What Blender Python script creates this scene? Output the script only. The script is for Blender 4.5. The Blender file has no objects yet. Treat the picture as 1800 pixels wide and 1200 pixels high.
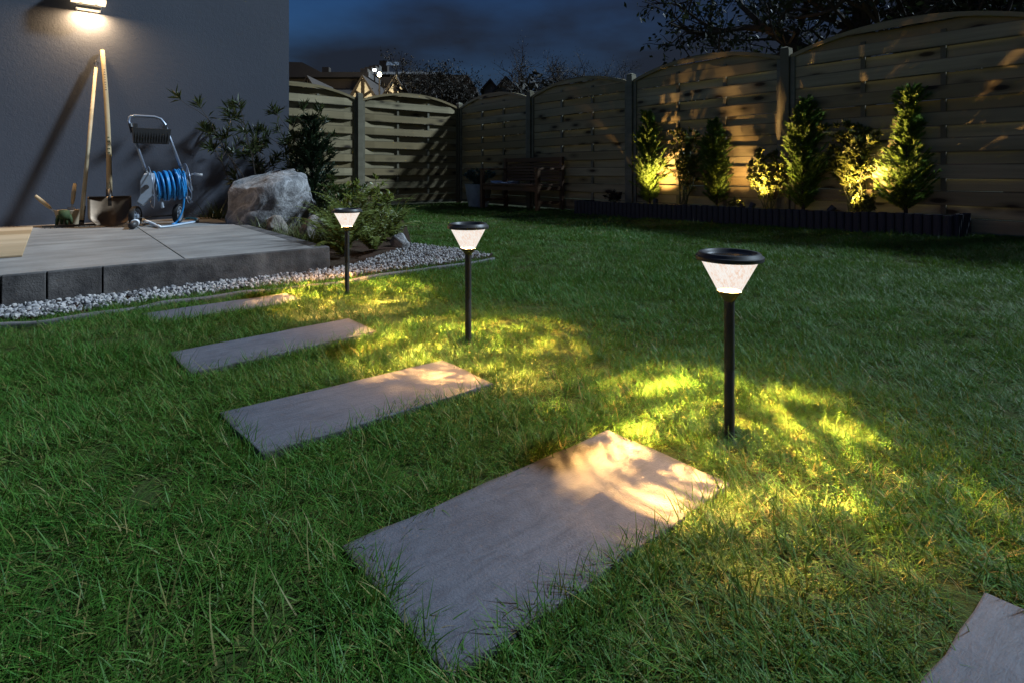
import bpy, math, random
import numpy as np
from mathutils import Vector, Matrix, noise as mnoise

scn = bpy.context.scene
COL = scn.collection
R = math.radians
random.seed(7)
rng = np.random.default_rng(7)

# ------------------------------------------------------------------ camera, world, sun
H = 0.56          # camera height above the lawn
F = 962.0         # focal length in photo pixels (photo 1800 px wide)
YH = 303.0        # horizon row
cam_d = bpy.data.cameras.new('camera')
cam_d.sensor_width = 36.0
cam_d.lens = F / 1800 * 36
cam_d.shift_y = -(600 - YH) / 1800
cam_d.clip_start = 0.02
cam_d.clip_end = 1500
cam = bpy.data.objects.new('camera', cam_d)
COL.objects.link(cam)
cam.location = (0, 0, H)
cam.rotation_euler = (R(90), 0, 0)
scn.camera = cam

SUN_TO = Vector((-0.93, -0.22, -0.92)).normalized()      # moonlight travels this way
w = bpy.data.worlds.new('World'); scn.world = w; w.use_nodes = True
nt = w.node_tree
bg = nt.nodes['Background']
sky = nt.nodes.new('ShaderNodeTexSky'); sky.sky_type = 'NISHITA'; sky.sun_disc = False
sky.sun_elevation = R(0.0); sky.sun_rotation = R(255)
sky.air_density = 1.0; sky.dust_density = 0.6; sky.ozone_density = 4.0
# thin grey night cloud over the twilight sky
tc = nt.nodes.new('ShaderNodeTexCoord')
mp = nt.nodes.new('ShaderNodeMapping'); mp.inputs['Scale'].default_value = (1.2, 1.2, 3.5)
nz = nt.nodes.new('ShaderNodeTexNoise'); nz.inputs['Scale'].default_value = 1.6; nz.inputs['Detail'].default_value = 6
rp = nt.nodes.new('ShaderNodeValToRGB')
rp.color_ramp.elements[0].position = 0.33; rp.color_ramp.elements[0].color = (0, 0, 0, 1)
rp.color_ramp.elements[1].position = 0.60; rp.color_ramp.elements[1].color = (.92, .92, .92, 1)
mx = nt.nodes.new('ShaderNodeMix'); mx.data_type = 'RGBA'
mx.inputs['B'].default_value = (.034, .038, .052, 1)
nt.links.new(tc.outputs['Generated'], mp.inputs['Vector'])
nt.links.new(mp.outputs['Vector'], nz.inputs['Vector'])
sxyz = nt.nodes.new('ShaderNodeSeparateXYZ'); nt.links.new(tc.outputs['Generated'], sxyz.inputs[0])
mad = nt.nodes.new('ShaderNodeMath'); mad.operation = 'MULTIPLY_ADD'                    # the cloud bank lies to the right
nt.links.new(sxyz.outputs[0], mad.inputs[0]); mad.inputs[1].default_value = .30; nt.links.new(nz.outputs['Fac'], mad.inputs[2])
nt.links.new(mad.outputs[0], rp.inputs['Fac'])
nt.links.new(rp.outputs['Color'], mx.inputs['Factor'])
nt.links.new(sky.outputs['Color'], mx.inputs['A'])
nt.links.new(mx.outputs['Result'], bg.inputs['Color'])
bg.inputs['Strength'].default_value = 0.085

sd = bpy.data.lights.new('moon', 'SUN'); sd.energy = 1.12; sd.angle = R(5.0); sd.color = (.66, .83, 1.0)
moon = bpy.data.objects.new('moon', sd); COL.objects.link(moon)
moon.rotation_euler = SUN_TO.to_track_quat('-Z', 'Y').to_euler()
moon.location = (8, 3, 6)

scn.view_settings.view_transform = 'Standard'
scn.view_settings.look = 'None'
scn.view_settings.exposure = 2.2
scn.view_settings.gamma = 1.0
scn.view_settings.use_curve_mapping = False
scn.render.engine = 'CYCLES'
scn.cycles.max_bounces = 6
scn.cycles.transparent_max_bounces = 12
scn.cycles.sample_clamp_indirect = 4.0
scn.cycles.use_denoising = True
scn.cycles.caustics_reflective = False
scn.cycles.caustics_refractive = False

LAMP_W = 15.0
SPOT_W = 36.0
WALL_W = 3.4

# ------------------------------------------------------------------ layout frame
Cn = Vector((-92 / F * (H * F / 54), H * F / 54))          # fence corner on the ground
A = Vector((-0.642, 0.767)).normalized()                   # along the right fence, away
B = Vector((0.767, 0.642)).normalized()                    # along the house wall, to the right


def SB(s, b, z=0.0):
    p = Cn - A * s - B * b
    return Vector((p.x, p.y, z))


def to_sb(x, y):
    rx, ry = x - Cn.x, y - Cn.y
    return -(rx * A.x + ry * A.y), -(rx * B.x + ry * B.y)


def at(px, py, z=0.0):
    """The point at height z that the photo shows at pixel (px, py)."""
    Y = (H - z) * F / (py - YH)
    return Vector(((px - 900) / F * Y, Y, z))


def col(px, Y, z=0.0):
    return Vector(((px - 900) / F * Y, Y, z))


def zof(py, Y):
    return H + (YH - py) * Y / F


def sm(a, b, x):
    t = np.clip((x - a) / (b - a), 0, 1)
    return t * t * (3 - 2 * t)


def ground(x, y):
    s, b = to_sb(x, y)
    rise = 0.058 * np.clip((s - 2.0) / 5.3, 0, 1.15) * sm(3.2, 0.4, b)
    bump = 0.008 * np.sin(x * 2.3 + 1.1) * np.sin(y * 1.9 + .4) + 0.004 * np.sin(x * 6.1) * np.cos(y * 5.3)
    return rise + bump


WS = 2.60                                                      # the house wall's line
_k = (508 - 900) / F
WB = (_k * (Cn.y - A.y * WS) - (Cn.x - A.x * WS)) / (-B.x + _k * B.y)
ANG_A = math.atan2(-A.y, -A.x)       # x axis runs along -A
ANG_B = math.atan2(B.y, B.x)         # x axis runs along +B

# ------------------------------------------------------------------ mesh helpers


class MB:
    def __init__(s):
        s.v, s.f = [], []

    def add(s, vs, fs, M=None):
        n = len(s.v)
        if M is not None:
            vs = [M @ Vector(p) for p in vs]
        s.v += [tuple(p) for p in vs]
        s.f += [tuple(i + n for i in f) for f in fs]
        return s

    def box(s, c, d, rot=None, taper=1.0, M=None):
        x, y, z = d[0] / 2, d[1] / 2, d[2] / 2
        t = taper
        vs = [(-x * t, -y * t, -z), (x * t, -y * t, -z), (x * t, y * t, -z), (-x * t, y * t, -z),
              (-x, -y, z), (x, -y, z), (x, y, z), (-x, y, z)]
        m = Matrix.Translation(Vector(c))
        if rot is not None:
            m = m @ rot.to_4x4()
        if M is not None:
            m = M @ m
        return s.add(vs, [(3, 2, 1, 0), (4, 5, 6, 7), (0, 1, 5, 4), (1, 2, 6, 5), (2, 3, 7, 6), (3, 0, 4, 7)], m)

    def tube(s, pts, r, n=8, caps=True, M=None):
        pts = [Vector(p) for p in pts]
        k = len(pts)
        rs = r if isinstance(r, (list, tuple)) else [r] * k
        vs, fs = [], []
        ref = None
        for i, p in enumerate(pts):
            t = (pts[min(i + 1, k - 1)] - pts[max(i - 1, 0)])
            if t.length < 1e-9:
                t = Vector((0, 0, 1))
            t.normalize()
            if ref is None:
                ref = Vector((0, 0, 1)) if abs(t.z) < .9 else Vector((1, 0, 0))
            u = t.cross(ref)
            if u.length < 1e-6:
                u = t.orthogonal()
            u.normalize()
            q = t.cross(u).normalized()
            ref = -q if q.dot(ref) < 0 else q
            for j in range(n):
                a = 2 * math.pi * j / n
                vs.append(p + (u * math.cos(a) + q * math.sin(a)) * rs[i])
        for i in range(k - 1):
            for j in range(n):
                j2 = (j + 1) % n
                fs.append((i * n + j, i * n + j2, (i + 1) * n + j2, (i + 1) * n + j))
        if caps:
            fs.append(tuple(range(n - 1, -1, -1)))
            fs.append(tuple((k - 1) * n + j for j in range(n)))
        return s.add(vs, fs, M)

    def lathe(s, prof, n=32, M=None, close=False):
        vs, fs = [], []
        for (r, z) in prof:
            for j in range(n):
                a = 2 * math.pi * j / n
                vs.append((r * math.cos(a), r * math.sin(a), z))
        k = len(prof)
        for i in range(k - 1):
            for j in range(n):
                j2 = (j + 1) % n
                fs.append((i * n + j, i * n + j2, (i + 1) * n + j2, (i + 1) * n + j))
        if close:
            for j in range(n):
                j2 = (j + 1) % n
                fs.append(((k - 1) * n + j, (k - 1) * n + j2, j2, j))
        else:
            fs.append(tuple(range(n - 1, -1, -1)))
            fs.append(tuple((k - 1) * n + j for j in range(n)))
        return s.add(vs, fs, M)

    def prism(s, poly, z0, z1, M=None):
        n = len(poly)
        vs = [(p[0], p[1], z0) for p in poly] + [(p[0], p[1], z1) for p in poly]
        fs = [tuple(range(n - 1, -1, -1)), tuple(range(n, 2 * n))]
        for i in range(n):
            j = (i + 1) % n
            fs.append((i, j, n + j, n + i))
        return s.add(vs, fs, M)

    def mesh(s, name):
        me = bpy.data.meshes.new(name)
        me.from_pydata(s.v, [], s.f)
        me.update()
        return me


def link(name, me, mat=None, parent=None, loc=None, rot=None, smooth=False, bevel=0.0, segs=2):
    o = bpy.data.objects.new(name, me)
    COL.objects.link(o)
    if mat is not None and len(me.materials) == 0:
        me.materials.append(mat)
    if smooth:
        me.shade_smooth() if smooth is True else me.shade_smooth()
    if parent is not None:
        o.parent = parent
    if loc is not None:
        o.location = loc
    if rot is not None:
        o.rotation_euler = rot if not isinstance(rot, (int, float)) else (0, 0, rot)
    if bevel:
        m = o.modifiers.new('bevel', 'BEVEL'); m.width = bevel; m.segments = segs; m.limit_method = 'ANGLE'; m.angle_limit = R(35)
    return o


def obj(name, mb, mat, parent=None, **k):
    return link(name, mb.mesh(name), mat, parent, **k)


def auto(o, ang=35):
    """smooth faces but keep creases sharper than ang"""
    me = o.data
    me.shade_smooth()
    try:
        me.set_sharp_from_angle(angle=R(ang))
    except Exception:
        pass
    return o


def tag(o, label, cat=None, group=None, kind=None):
    if label: o['label'] = label
    if cat: o['category'] = cat
    if group: o['group'] = group
    if kind: o['kind'] = kind
    return o


def thing(name, label, cat, loc=(0, 0, 0), rotz=0.0, group=None):
    o = bpy.data.objects.new(name, None)
    COL.objects.link(o)
    o.empty_display_size = .1
    o.location = loc
    o.rotation_euler = (0, 0, rotz)
    return tag(o, label, cat, group)


def np_mesh(name, V, faces_flat, loop_n):
    """fast mesh from numpy: V (n,3), faces all with loop_n corners"""
    me = bpy.data.meshes.new(name)
    nf = len(faces_flat) // loop_n
    me.vertices.add(len(V)); me.vertices.foreach_set('co', np.asarray(V, dtype=np.float32).ravel())
    me.loops.add(len(faces_flat)); me.loops.foreach_set('vertex_index', np.asarray(faces_flat, dtype=np.int32))
    me.polygons.add(nf)
    me.polygons.foreach_set('loop_start', np.arange(0, nf * loop_n, loop_n, dtype=np.int32))
    me.polygons.foreach_set('loop_total', np.full(nf, loop_n, dtype=np.int32))
    me.update(calc_edges=True)
    me.validate()
    return me


def unit(v):
    return v / np.maximum(np.linalg.norm(v, axis=-1, keepdims=True), 1e-9)


def leaf_mesh(name, P, D, L, W, fold=0.25, curl=0.15, rg=rng):
    """diamond leaves, folded along the midrib. P base (n,3), D direction (n,3), L, W arrays"""
    P = np.asarray(P, float); D = unit(np.asarray(D, float)); n = len(P)
    L = np.broadcast_to(np.asarray(L, float), (n,))[:, None]; W = np.broadcast_to(np.asarray(W, float), (n,))[:, None]
    up = np.array([0, 0, 1.0]) + rg.normal(0, .45, (n, 3))
    S = unit(np.cross(D, up)); N = unit(np.cross(S, D))
    base = P
    mid = P + D * L * .45
    l1 = mid + S * W * .5 + N * W * fold
    r1 = mid - S * W * .5 + N * W * fold
    tip = P + D * L - N * L * curl
    V = np.stack([base, l1, tip, r1], 1).reshape(-1, 3)
    i = np.arange(n)[:, None] * 4
    Fc = np.concatenate([i + 0, i + 1, i + 2, i + 0, i + 2, i + 3], 1).ravel()
    me = np_mesh(name, V, Fc, 3)
    tint = np.repeat(rg.random(n), 4).astype(np.float32)
    a = me.attributes.new('tint', 'FLOAT', 'POINT'); a.data.foreach_set('value', tint)
    return me


def inpoly(x, y, poly):
    ins = np.zeros(len(x), bool)
    n = len(poly)
    for i in range(n):
        x1, y1 = poly[i][0], poly[i][1]
        x2, y2 = poly[(i + 1) % n][0], poly[(i + 1) % n][1]
        c = ((y1 > y) != (y2 > y)) & (x < (x2 - x1) * (y - y1) / (y2 - y1 + 1e-12) + x1)
        ins ^= c
    return ins


def grow_poly(poly, m):
    c = Vector((sum(p[0] for p in poly) / len(poly), sum(p[1] for p in poly) / len(poly)))
    out = []
    for p in poly:
        d = Vector((p[0], p[1])) - c
        out.append(c + d * ((d.length + m) / d.length))
    return out


# ------------------------------------------------------------------ materials


class NT:
    def __init__(s, name):
        s.m = bpy.data.materials.new(name); s.m.use_nodes = True
        s.t = s.m.node_tree; s.t.nodes.clear()
        s.out = s.n('OutputMaterial')

    def n(s, typ, ins=None, **kw):
        o = s.t.nodes.new('ShaderNode' + typ)
        for k, v in kw.items():
            setattr(o, k, v)
        for k, v in (ins or {}).items():
            i = o.inputs[k]
            if isinstance(v, bpy.types.NodeSocket):
                s.t.links.new(v, i)
            else:
                if isinstance(v, (tuple, list)) and len(v) == 3 and i.type == 'RGBA':
                    v = (*v, 1)
                i.default_value = v
        return o

    def coords(s, scale=(1, 1, 1), kind='Object', rand=False):
        c = s.n('TexCoord').outputs[kind]
        if kind == 'World':
            pass
        if rand:
            oi = s.n('ObjectInfo').outputs['Random']
            m = s.n('Math', {0: oi, 1: 57.3}, operation='MULTIPLY').outputs[0]
            cx = s.n('CombineXYZ', {'X': m, 'Y': s.n('Math', {0: oi, 1: 31.7}, operation='MULTIPLY').outputs[0], 'Z': m}).outputs[0]
            c = s.n('VectorMath', {0: c, 1: cx}, operation='ADD').outputs[0]
        return s.n('Mapping', {'Vector': c, 'Scale': scale}).outputs[0]

    def world(s, scale=(1, 1, 1)):
        return s.n('Mapping', {'Vector': s.n('NewGeometry').outputs['Position'], 'Scale': scale}).outputs[0]

    def noise(s, vec, scale=5, detail=5, rough=.55, dist=0.0):
        return s.n('TexNoise', {'Vector': vec, 'Scale': scale, 'Detail': detail, 'Roughness': rough, 'Distortion': dist}).outputs['Fac']

    def ramp(s, f, stops, interp='LINEAR'):
        o = s.n('ValToRGB', {'Fac': f})
        cr = o.color_ramp; cr.interpolation = interp
        while len(cr.elements) < len(stops):
            cr.elements.new(.5)
        for e, (p, c) in zip(cr.elements, stops):
            e.position = p
            e.color = (c, c, c, 1) if isinstance(c, (int, float)) else (*c, 1)
        return o.outputs['Color']

    def mix(s, f, a, b, mode='MIX'):
        o = s.n('Mix', data_type='RGBA', blend_type=mode)
        for k, v in (('Factor', f), ('A', a), ('B', b)):
            i = [x for x in o.inputs if x.name == k and x.type == ('VALUE' if k == 'Factor' else 'RGBA')][0]
            if isinstance(v, bpy.types.NodeSocket):
                s.t.links.new(v, i)
            else:
                i.default_value = (*v, 1) if isinstance(v, (tuple, list)) and len(v) == 3 else v
        return [x for x in o.outputs if x.type == 'RGBA'][0]

    def math(s, op, a, b=0.0):
        return s.n('Math', {0: a, 1: b}, operation=op).outputs[0]

    def bump(s, h, strength=.3, dist=.01):
        return s.n('Bump', {'Height': h, 'Strength': strength, 'Distance': dist}).outputs[0]

    def bsdf(s, color, rough=.6, metal=0.0, normal=None, spec=.5, **kw):
        ins = {'Base Color': color, 'Roughness': rough, 'Metallic': metal, 'Specular IOR Level': spec}
        if normal is not None:
            ins['Normal'] = normal
        ins.update(kw)
        return s.n('BsdfPrincipled', ins).outputs[0]

    def done(s, sh):
        s.t.links.new(sh, s.out.inputs['Surface'])
        return s.m


def plain(name, c, rough=.5, metal=0.0, var=.25, scale=20, bump=.1, spec=.5):
    m = NT(name)
    v = m.coords()
    f = m.noise(v, scale, 5)
    c2 = tuple(x * (1 - var) for x in c)
    cc = m.mix(f, c2, tuple(min(1, x * (1 + var)) for x in c))
    return m.done(m.bsdf(cc, rough, metal, m.bump(f, bump, .003), spec))


def mat_fence(name, c_lo, c_hi, knots=True):
    m = NT(name)
    v = m.coords(rand=True)
    g = m.noise(m.n('Mapping', {'Vector': v, 'Scale': (1.0, 8, 42)}).outputs[0], 1.0, 6, .65, .25)
    g2 = m.noise(m.n('Mapping', {'Vector': v, 'Scale': (.8, 2, 9)}).outputs[0], 1.0, 3, .5)
    c = m.ramp(g, [(.25, tuple(.65 * a + .35 * b for a, b in zip(c_lo, c_hi))), (.75, c_hi)])
    c = m.mix(m.ramp(g2, [(.42, .0), (.68, .55)]), c, tuple(x * k for x, k in zip(c_lo, (.62, .66, .6))))
    br = m.n('ObjectInfo').outputs['Random']
    c = m.mix(m.math('MULTIPLY', m.math('FRACT', m.math('MULTIPLY', br, 7.3)), .9), c, (c_hi[0] * .50, c_hi[1] * .44, c_hi[2] * .34))
    h = g
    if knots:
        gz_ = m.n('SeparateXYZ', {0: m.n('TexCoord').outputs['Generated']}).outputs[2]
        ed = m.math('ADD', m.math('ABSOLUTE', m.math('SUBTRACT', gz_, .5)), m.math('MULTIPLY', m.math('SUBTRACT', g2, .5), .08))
        c = m.mix(m.ramp(ed, [(.41, 0.), (.49, .75)]), c, (.05, .045, .03))  # dark top and bottom edges: shadow seams between boards, painted into the colour
        vo = m.n('TexVoronoi', {'Vector': m.n('Mapping', {'Vector': v, 'Scale': (2.6, 1.0, 7.5)}).outputs[0], 'Scale': 1.0, 'Randomness': 1.0})
        sel = m.n('SeparateColor', {0: vo.outputs['Color']}).outputs[0]
        on = m.math('LESS_THAN', sel, .7)
        k = m.ramp(vo.outputs['Distance'], [(.0, 1.0), (.12, .95), (.18, .45), (.36, .0)])
        k = m.math('MULTIPLY', k, on)
        c = m.mix(k, c, (.035, .024, .014))
    return m.done(m.bsdf(c, .75, 0, m.bump(h, .35, .003), .25))


def mat_leaf(name, c_lo, c_hi, rough=.45, trans=.3, back=None):
    m = NT(name)
    t = m.n('Attribute', attribute_name='tint').outputs['Fac']
    c = m.ramp(t, [(.0, c_lo), (.85, c_hi), (1.0, tuple(min(1, x * 1.3) for x in c_hi))])
    b = m.bsdf(c, rough, 0, None, .35)
    tr = m.n('BsdfTranslucent', {'Color': m.mix(.5, c, tuple(x * 1.4 for x in c_hi))}).outputs[0]
    return m.done(m.n('MixShader', {0: trans, 1: b, 2: tr}).outputs[0])


def mat_grass():
    m = NT('grass_blades')
    t = m.n('Attribute', attribute_name='tint').outputs['Fac']
    hgt = m.n('Attribute', attribute_name='along').outputs['Fac']
    pn = m.noise(m.world(), 1.7, 4, .6)
    pn2 = m.noise(m.world(), 9.0, 3, .6)
    c = m.ramp(t, [(0, (.022, .095, .012)), (.5, (.038, .155, .017)), (.90, (.080, .190, .028)), (.94, (.19, .185, .055)), (1, (.26, .20, .085))])
    c = m.mix(m.ramp(pn, [(.35, 0.0), (.7, .6)]), c, (.066, .140, .020))
    c = m.mix(m.ramp(pn2, [(.5, 0.0), (.75, .45)]), c, (.026, .075, .016))
    c = m.mix(m.ramp(hgt, [(0, .85), (.42, 0.0)]), c, (.16, .12, .045))
    b = m.bsdf(c, .55, 0, None, .22)
    tr = m.n('BsdfTranslucent', {'Color': m.mix(.5, c, (.11, .16, .016))}).outputs[0]
    return m.done(m.n('MixShader', {0: .28, 1: b, 2: tr}).outputs[0])


def mat_soil(name, c1, c2, scale=25):
    m = NT(name)
    v = m.world()
    f = m.noise(v, scale, 8, .65)
    f2 = m.noise(v, 3, 3)
    c = m.ramp(f, [(.3, c1), (.7, c2)])
    c = m.mix(m.ramp(f2, [(.4, 0.), (.7, .6)]), c, (c2[0] * .9, c2[1] * .45, c2[2] * .5))
    return m.done(m.bsdf(c, .95, 0, m.bump(f, .8, .02), .1))


def mat_slab(name, c1, c2, c3):
    m = NT(name)
    v = m.coords(rand=True)
    big = m.noise(v, 3.0, 5, .6, .4)
    strk = m.noise(m.n('Mapping', {'Vector': v, 'Rotation': (0, 0, .25), 'Scale': (14, 90, 14)}).outputs[0], 1.0, 6, .7, .6)
    fine = m.noise(v, 260, 3, .7)
    mot = m.noise(v, 22, 6, .7, .5)
    c = m.ramp(big, [(.3, c1), (.7, c2)])
    c = m.mix(m.ramp(strk, [(.36, .75), (.56, 0)]), c, c3)
    c = m.mix(m.ramp(mot, [(.45, .0), (.75, .45)]), c, tuple(min(1, x * 1.25) for x in c2))
    c = m.mix(m.ramp(fine, [(.3, .4), (.6, 0)]), c, c3)
    gs = m.n('SeparateXYZ', {0: m.n('TexCoord').outputs['Generated']})
    ex = m.math('ABSOLUTE', m.math('SUBTRACT', gs.outputs[0], .5)); ey = m.math('ABSOLUTE', m.math('SUBTRACT', gs.outputs[1], .5))
    ed = m.math('ADD', m.math('MAXIMUM', ex, ey), m.math('MULTIPLY', m.math('SUBTRACT', mot, .5), .10))
    c = m.mix(m.ramp(ed, [(.455, 0.), (.50, .75)]), c, (.035, .036, .02))
    h = m.math('ADD', m.math('MULTIPLY', strk, .8), m.math('ADD', m.math('MULTIPLY', fine, .5), mot))
    return m.done(m.bsdf(c, m.n('MapRange', {0: mot, 3: .5, 4: .8}).outputs[0], 0, m.bump(h, .55, .004), .35))


def mat_concrete(name, c1, c2, scale=6, bump=.3, rough=.8, streak=None):
    m = NT(name)
    v = m.coords(rand=True)
    a = m.noise(v, scale, 7, .65)
    f = m.noise(v, 140, 3, .6)
    c = m.ramp(a, [(.3, c1), (.7, c2)])
    if streak:
        st = m.noise(m.n('Mapping', {'Vector': v, 'Scale': streak}).outputs[0], 1, 5, .6)
        c = m.mix(m.ramp(st, [(.4, 0.), (.7, .6)]), c, tuple(x * .55 for x in c1))
    pit = m.ramp(m.noise(v, 60, 2), [(.28, 1.), (.36, 0.)])
    c = m.mix(m.math('MULTIPLY', pit, .5), c, tuple(x * .5 for x in c1))
    h = m.math('ADD', m.math('MULTIPLY', f, .4), a)
    return m.done(m.bsdf(c, rough, 0, m.bump(h, bump, .006), .3))


def mat_rock(name, c1, c2, c3):
    m = NT(name)
    v = m.coords()
    a = m.noise(v, 4, 9, .7, .6)
    b = m.noise(v, 18, 8, .75, .3)
    vein = m.ramp(m.noise(v, 3.2, 6, .6, 1.5), [(.46, 0.), (.5, 1.), (.54, 0.)])
    c = m.ramp(a, [(.3, c1), (.55, c2), (.75, c3)])
    c = m.mix(m.ramp(b, [(.35, .7), (.6, 0)]), c, tuple(x * .4 for x in c1))
    c = m.mix(m.math('MULTIPLY', vein, .35), c, tuple(min(1, x * 1.5) for x in c3))
    h = m.math('ADD', m.math('MULTIPLY', b, .6), a)
    return m.done(m.bsdf(c, .8, 0, m.bump(h, .9, .03), .3))


def mat_wall():
    m = NT('wall_paint')
    v = m.world()
    f = m.noise(v, 95, 4, .6)
    f2 = m.noise(v, 28, 4, .6)
    big = m.noise(v, 1.1, 4)
    c = m.ramp(big, [(.3, (.070, .077, .098)), (.7, (.082, .090, .112))])
    h = m.math('ADD', f, m.math('MULTIPLY', f2, .8))
    return m.done(m.bsdf(c, .8, 0, m.bump(h, .3, .005), .2))


def mat_emit(name, c, s):
    m = NT(name)
    return m.done(m.n('Emission', {'Color': (*c, 1), 'Strength': s}).outputs[0])


def mat_diffuser():
    m = NT('rippled_diffuser')
    g = m.n('TexCoord').outputs['Object']
    sp = m.n('SeparateXYZ', {0: g})
    ang = m.math('ARCTAN2', sp.outputs[1], sp.outputs[0])
    # slanted ripples pressed into the plastic
    u = m.n('CombineXYZ', {'X': m.math('ADD', m.math('MULTIPLY', ang, 6.5), m.math('MULTIPLY', sp.outputs[2], 55)), 'Y': m.math('MULTIPLY', sp.outputs[2], 60), 'Z': m.math('MULTIPLY', m.math('SINE', ang), 2.0)}).outputs[0]
    f = m.noise(u, 1.1, 5, .6, 1.6)
    c = m.ramp(f, [(.38, (.90, .62, .48)), (.47, (1.0, .84, .74)), (.56, (1, .97, .93))])
    e = m.n('Emission', {'Color': c, 'Strength': .31}).outputs[0]
    t = m.n('BsdfTransparent').outputs[0]
    return m.done(m.n('MixShader', {0: .42, 1: t, 2: e}).outputs[0])


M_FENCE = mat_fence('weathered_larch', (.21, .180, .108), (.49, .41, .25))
M_POST = mat_fence('post_wood', (.15, .145, .11), (.29, .275, .21), False)
M_BENCH = mat_fence('bench_teak', (.13, .075, .045), (.23, .14, .085), False)
M_ASH = mat_fence('ash_handle', (.50, .40, .26), (.68, .56, .38), False)
M_DECK = mat_fence('deck_board_wood', (.38, .28, .17), (.55, .42, .28), False)
M_GRASS = mat_grass()
M_LAWN = mat_soil('lawn_thatch', (.026, .046, .012), (.050, .078, .022), 40)
M_SOIL = mat_soil('bed_soil', (.022, .015, .010), (.06, .045, .03), 30)
M_TERRAIN = mat_soil('dark_field', (.015, .02, .01), (.03, .04, .018), .3)
M_SLAB = mat_slab('slate_slab', (.060, .068, .088), (.108, .118, .145), (.05, .056, .072))
M_PAVE = mat_concrete('terrace_paving', (.19, .183, .175), (.31, .302, .288), 4, .15, .55, (2.0, 9, 1))
M_KERB = mat_concrete('kerb_concrete', (.030, .030, .033), (.15, .143, .138), 9, 1.0, .85, (9, 9, 1.5))
M_EDGE = plain('edging_grey', (.10, .10, .105), .7)
M_WALL = mat_wall()
M_BLACK = plain('black_plastic', (.042, .041, .042), .45, 0, .2, 60, .05, .3)
M_CHAR = plain('charcoal_palisade', (.030, .031, .040), .7, 0, .3, 30, .3)
M_PANEL = plain('solar_glass', (.012, .013, .018), .15, 0, .1, 5, .0)
M_DIFF = mat_diffuser()
M_STEEL = plain('galvanised_steel', (.42, .43, .45), .38, .8, .2, 30, .1)
M_ALU = plain('painted_tube', (.30, .34, .42), .35, .5, .1, 20, .05)
M_GREYP = plain('grey_plastic', (.22, .255, .30), .45, 0, .1, 15, .05)
M_HOSE = plain('blue_hose', (.018, .21, .50), .35, 0, .12, 30, .05)
M_HOSEG = plain('pale_hose', (.42, .50, .58), .4, 0, .12, 30, .05)
M_IRON = plain('dark_iron', (.05, .045, .042), .45, .7, .4, 25, .3)
M_BRASS = plain('worn_steel_blade', (.15, .10, .06), .45, .45, .55, 12, .3)
M_RUBBER = plain('tyre_rubber', (.02, .02, .021), .75)
M_WHITE = plain('white_plastic', (.72, .73, .75), .4, 0, .05, 10, .02)
M_CANVAS = plain('canvas', (.46, .36, .24), .9, 0, .2, 80, .3)
M_GLOVE = plain('green_glove', (.03, .055, .015), .85, 0, .4, 50, .4)
M_ZINC = mat_concrete('zinc_planter', (.24, .28, .32), (.40, .45, .50), 9, .3, .6)
M_BARK = plain('bark', (.05, .038, .028), .9, 0, .4, 40, .8)
M_STEM = plain('green_stem', (.07, .075, .03), .7, 0, .3, 40, .3)
M_ROCK = mat_rock('boulder_stone', (.16, .16, .165), (.30, .30, .305), (.46, .46, .47))
M_ROCK2 = mat_rock('brown_stone', (.14, .12, .10), (.24, .21, .18), (.33, .30, .27))
L_THUJA = mat_leaf('thuja_sprays', (.085, .145, .024), (.16, .25, .045), .5, .4)
L_SHRUB = mat_leaf('shrub_leaves', (.060, .080, .016), (.15, .17, .038), .4, .25)
L_YEW = mat_leaf('dark_conifer_needles', (.012, .026, .014), (.028, .05, .024), .5, .15)
L_BAMBOO = mat_leaf('lance_leaves', (.020, .034, .012), (.048, .066, .022), .4, .2)
L_LIME = mat_leaf('lime_leaves', (.10, .15, .03), (.22, .25, .055), .4, .35)
L_FERN = mat_leaf('fern_fronds', (.07, .105, .022), (.16, .19, .045), .5, .3)
L_SEDGE = mat_leaf('sedge_blades', (.10, .12, .055), (.20, .22, .11), .5, .25)
L_LAV = mat_leaf('lavender_leaves', (.05, .10, .09), (.12, .19, .18), .6, .2)
L_TREE = mat_leaf('tree_leaves', (.012, .018, .008), (.03, .04, .016), .5, .2)
L_FAR = mat_leaf('far_leaves', (.014, .012, .008), (.032, .026, .016), .7, .1)
L_PLUM = mat_leaf('dark_red_leaves', (.02, .012, .010), (.05, .03, .022), .5, .2)

# ------------------------------------------------------------------ setting: terrain, lawn
m = MB(); m.add([(-300, -60, -.12), (300, -60, -.12), (300, 700, -.12), (-300, 700, -.12)], [(0, 1, 2, 3)])
tag(obj('terrain', m, M_TERRAIN), 'dark open ground beyond the garden fence', kind='structure')

# lawn sheet in (s, b), with the rise towards the right fence
ns, nb = 90, 90
S_ = np.linspace(-.3, 12.0, ns); B_ = np.linspace(-.12, 9.0, nb)
V = []
for s in S_:
    for b in B_:
        p = SB(s, b)
        V.append((p.x, p.y, float(ground(p.x, p.y))))
Fc = [(i * nb + j, i * nb + j + 1, (i + 1) * nb + j + 1, (i + 1) * nb + j) for i in range(ns - 1) for j in range(nb - 1)]
m = MB(); m.add(V, Fc)
o = obj('lawn', m, M_LAWN); o.data.shade_smooth()
tag(o, 'lawn ground under the long grass', kind='structure')

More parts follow.
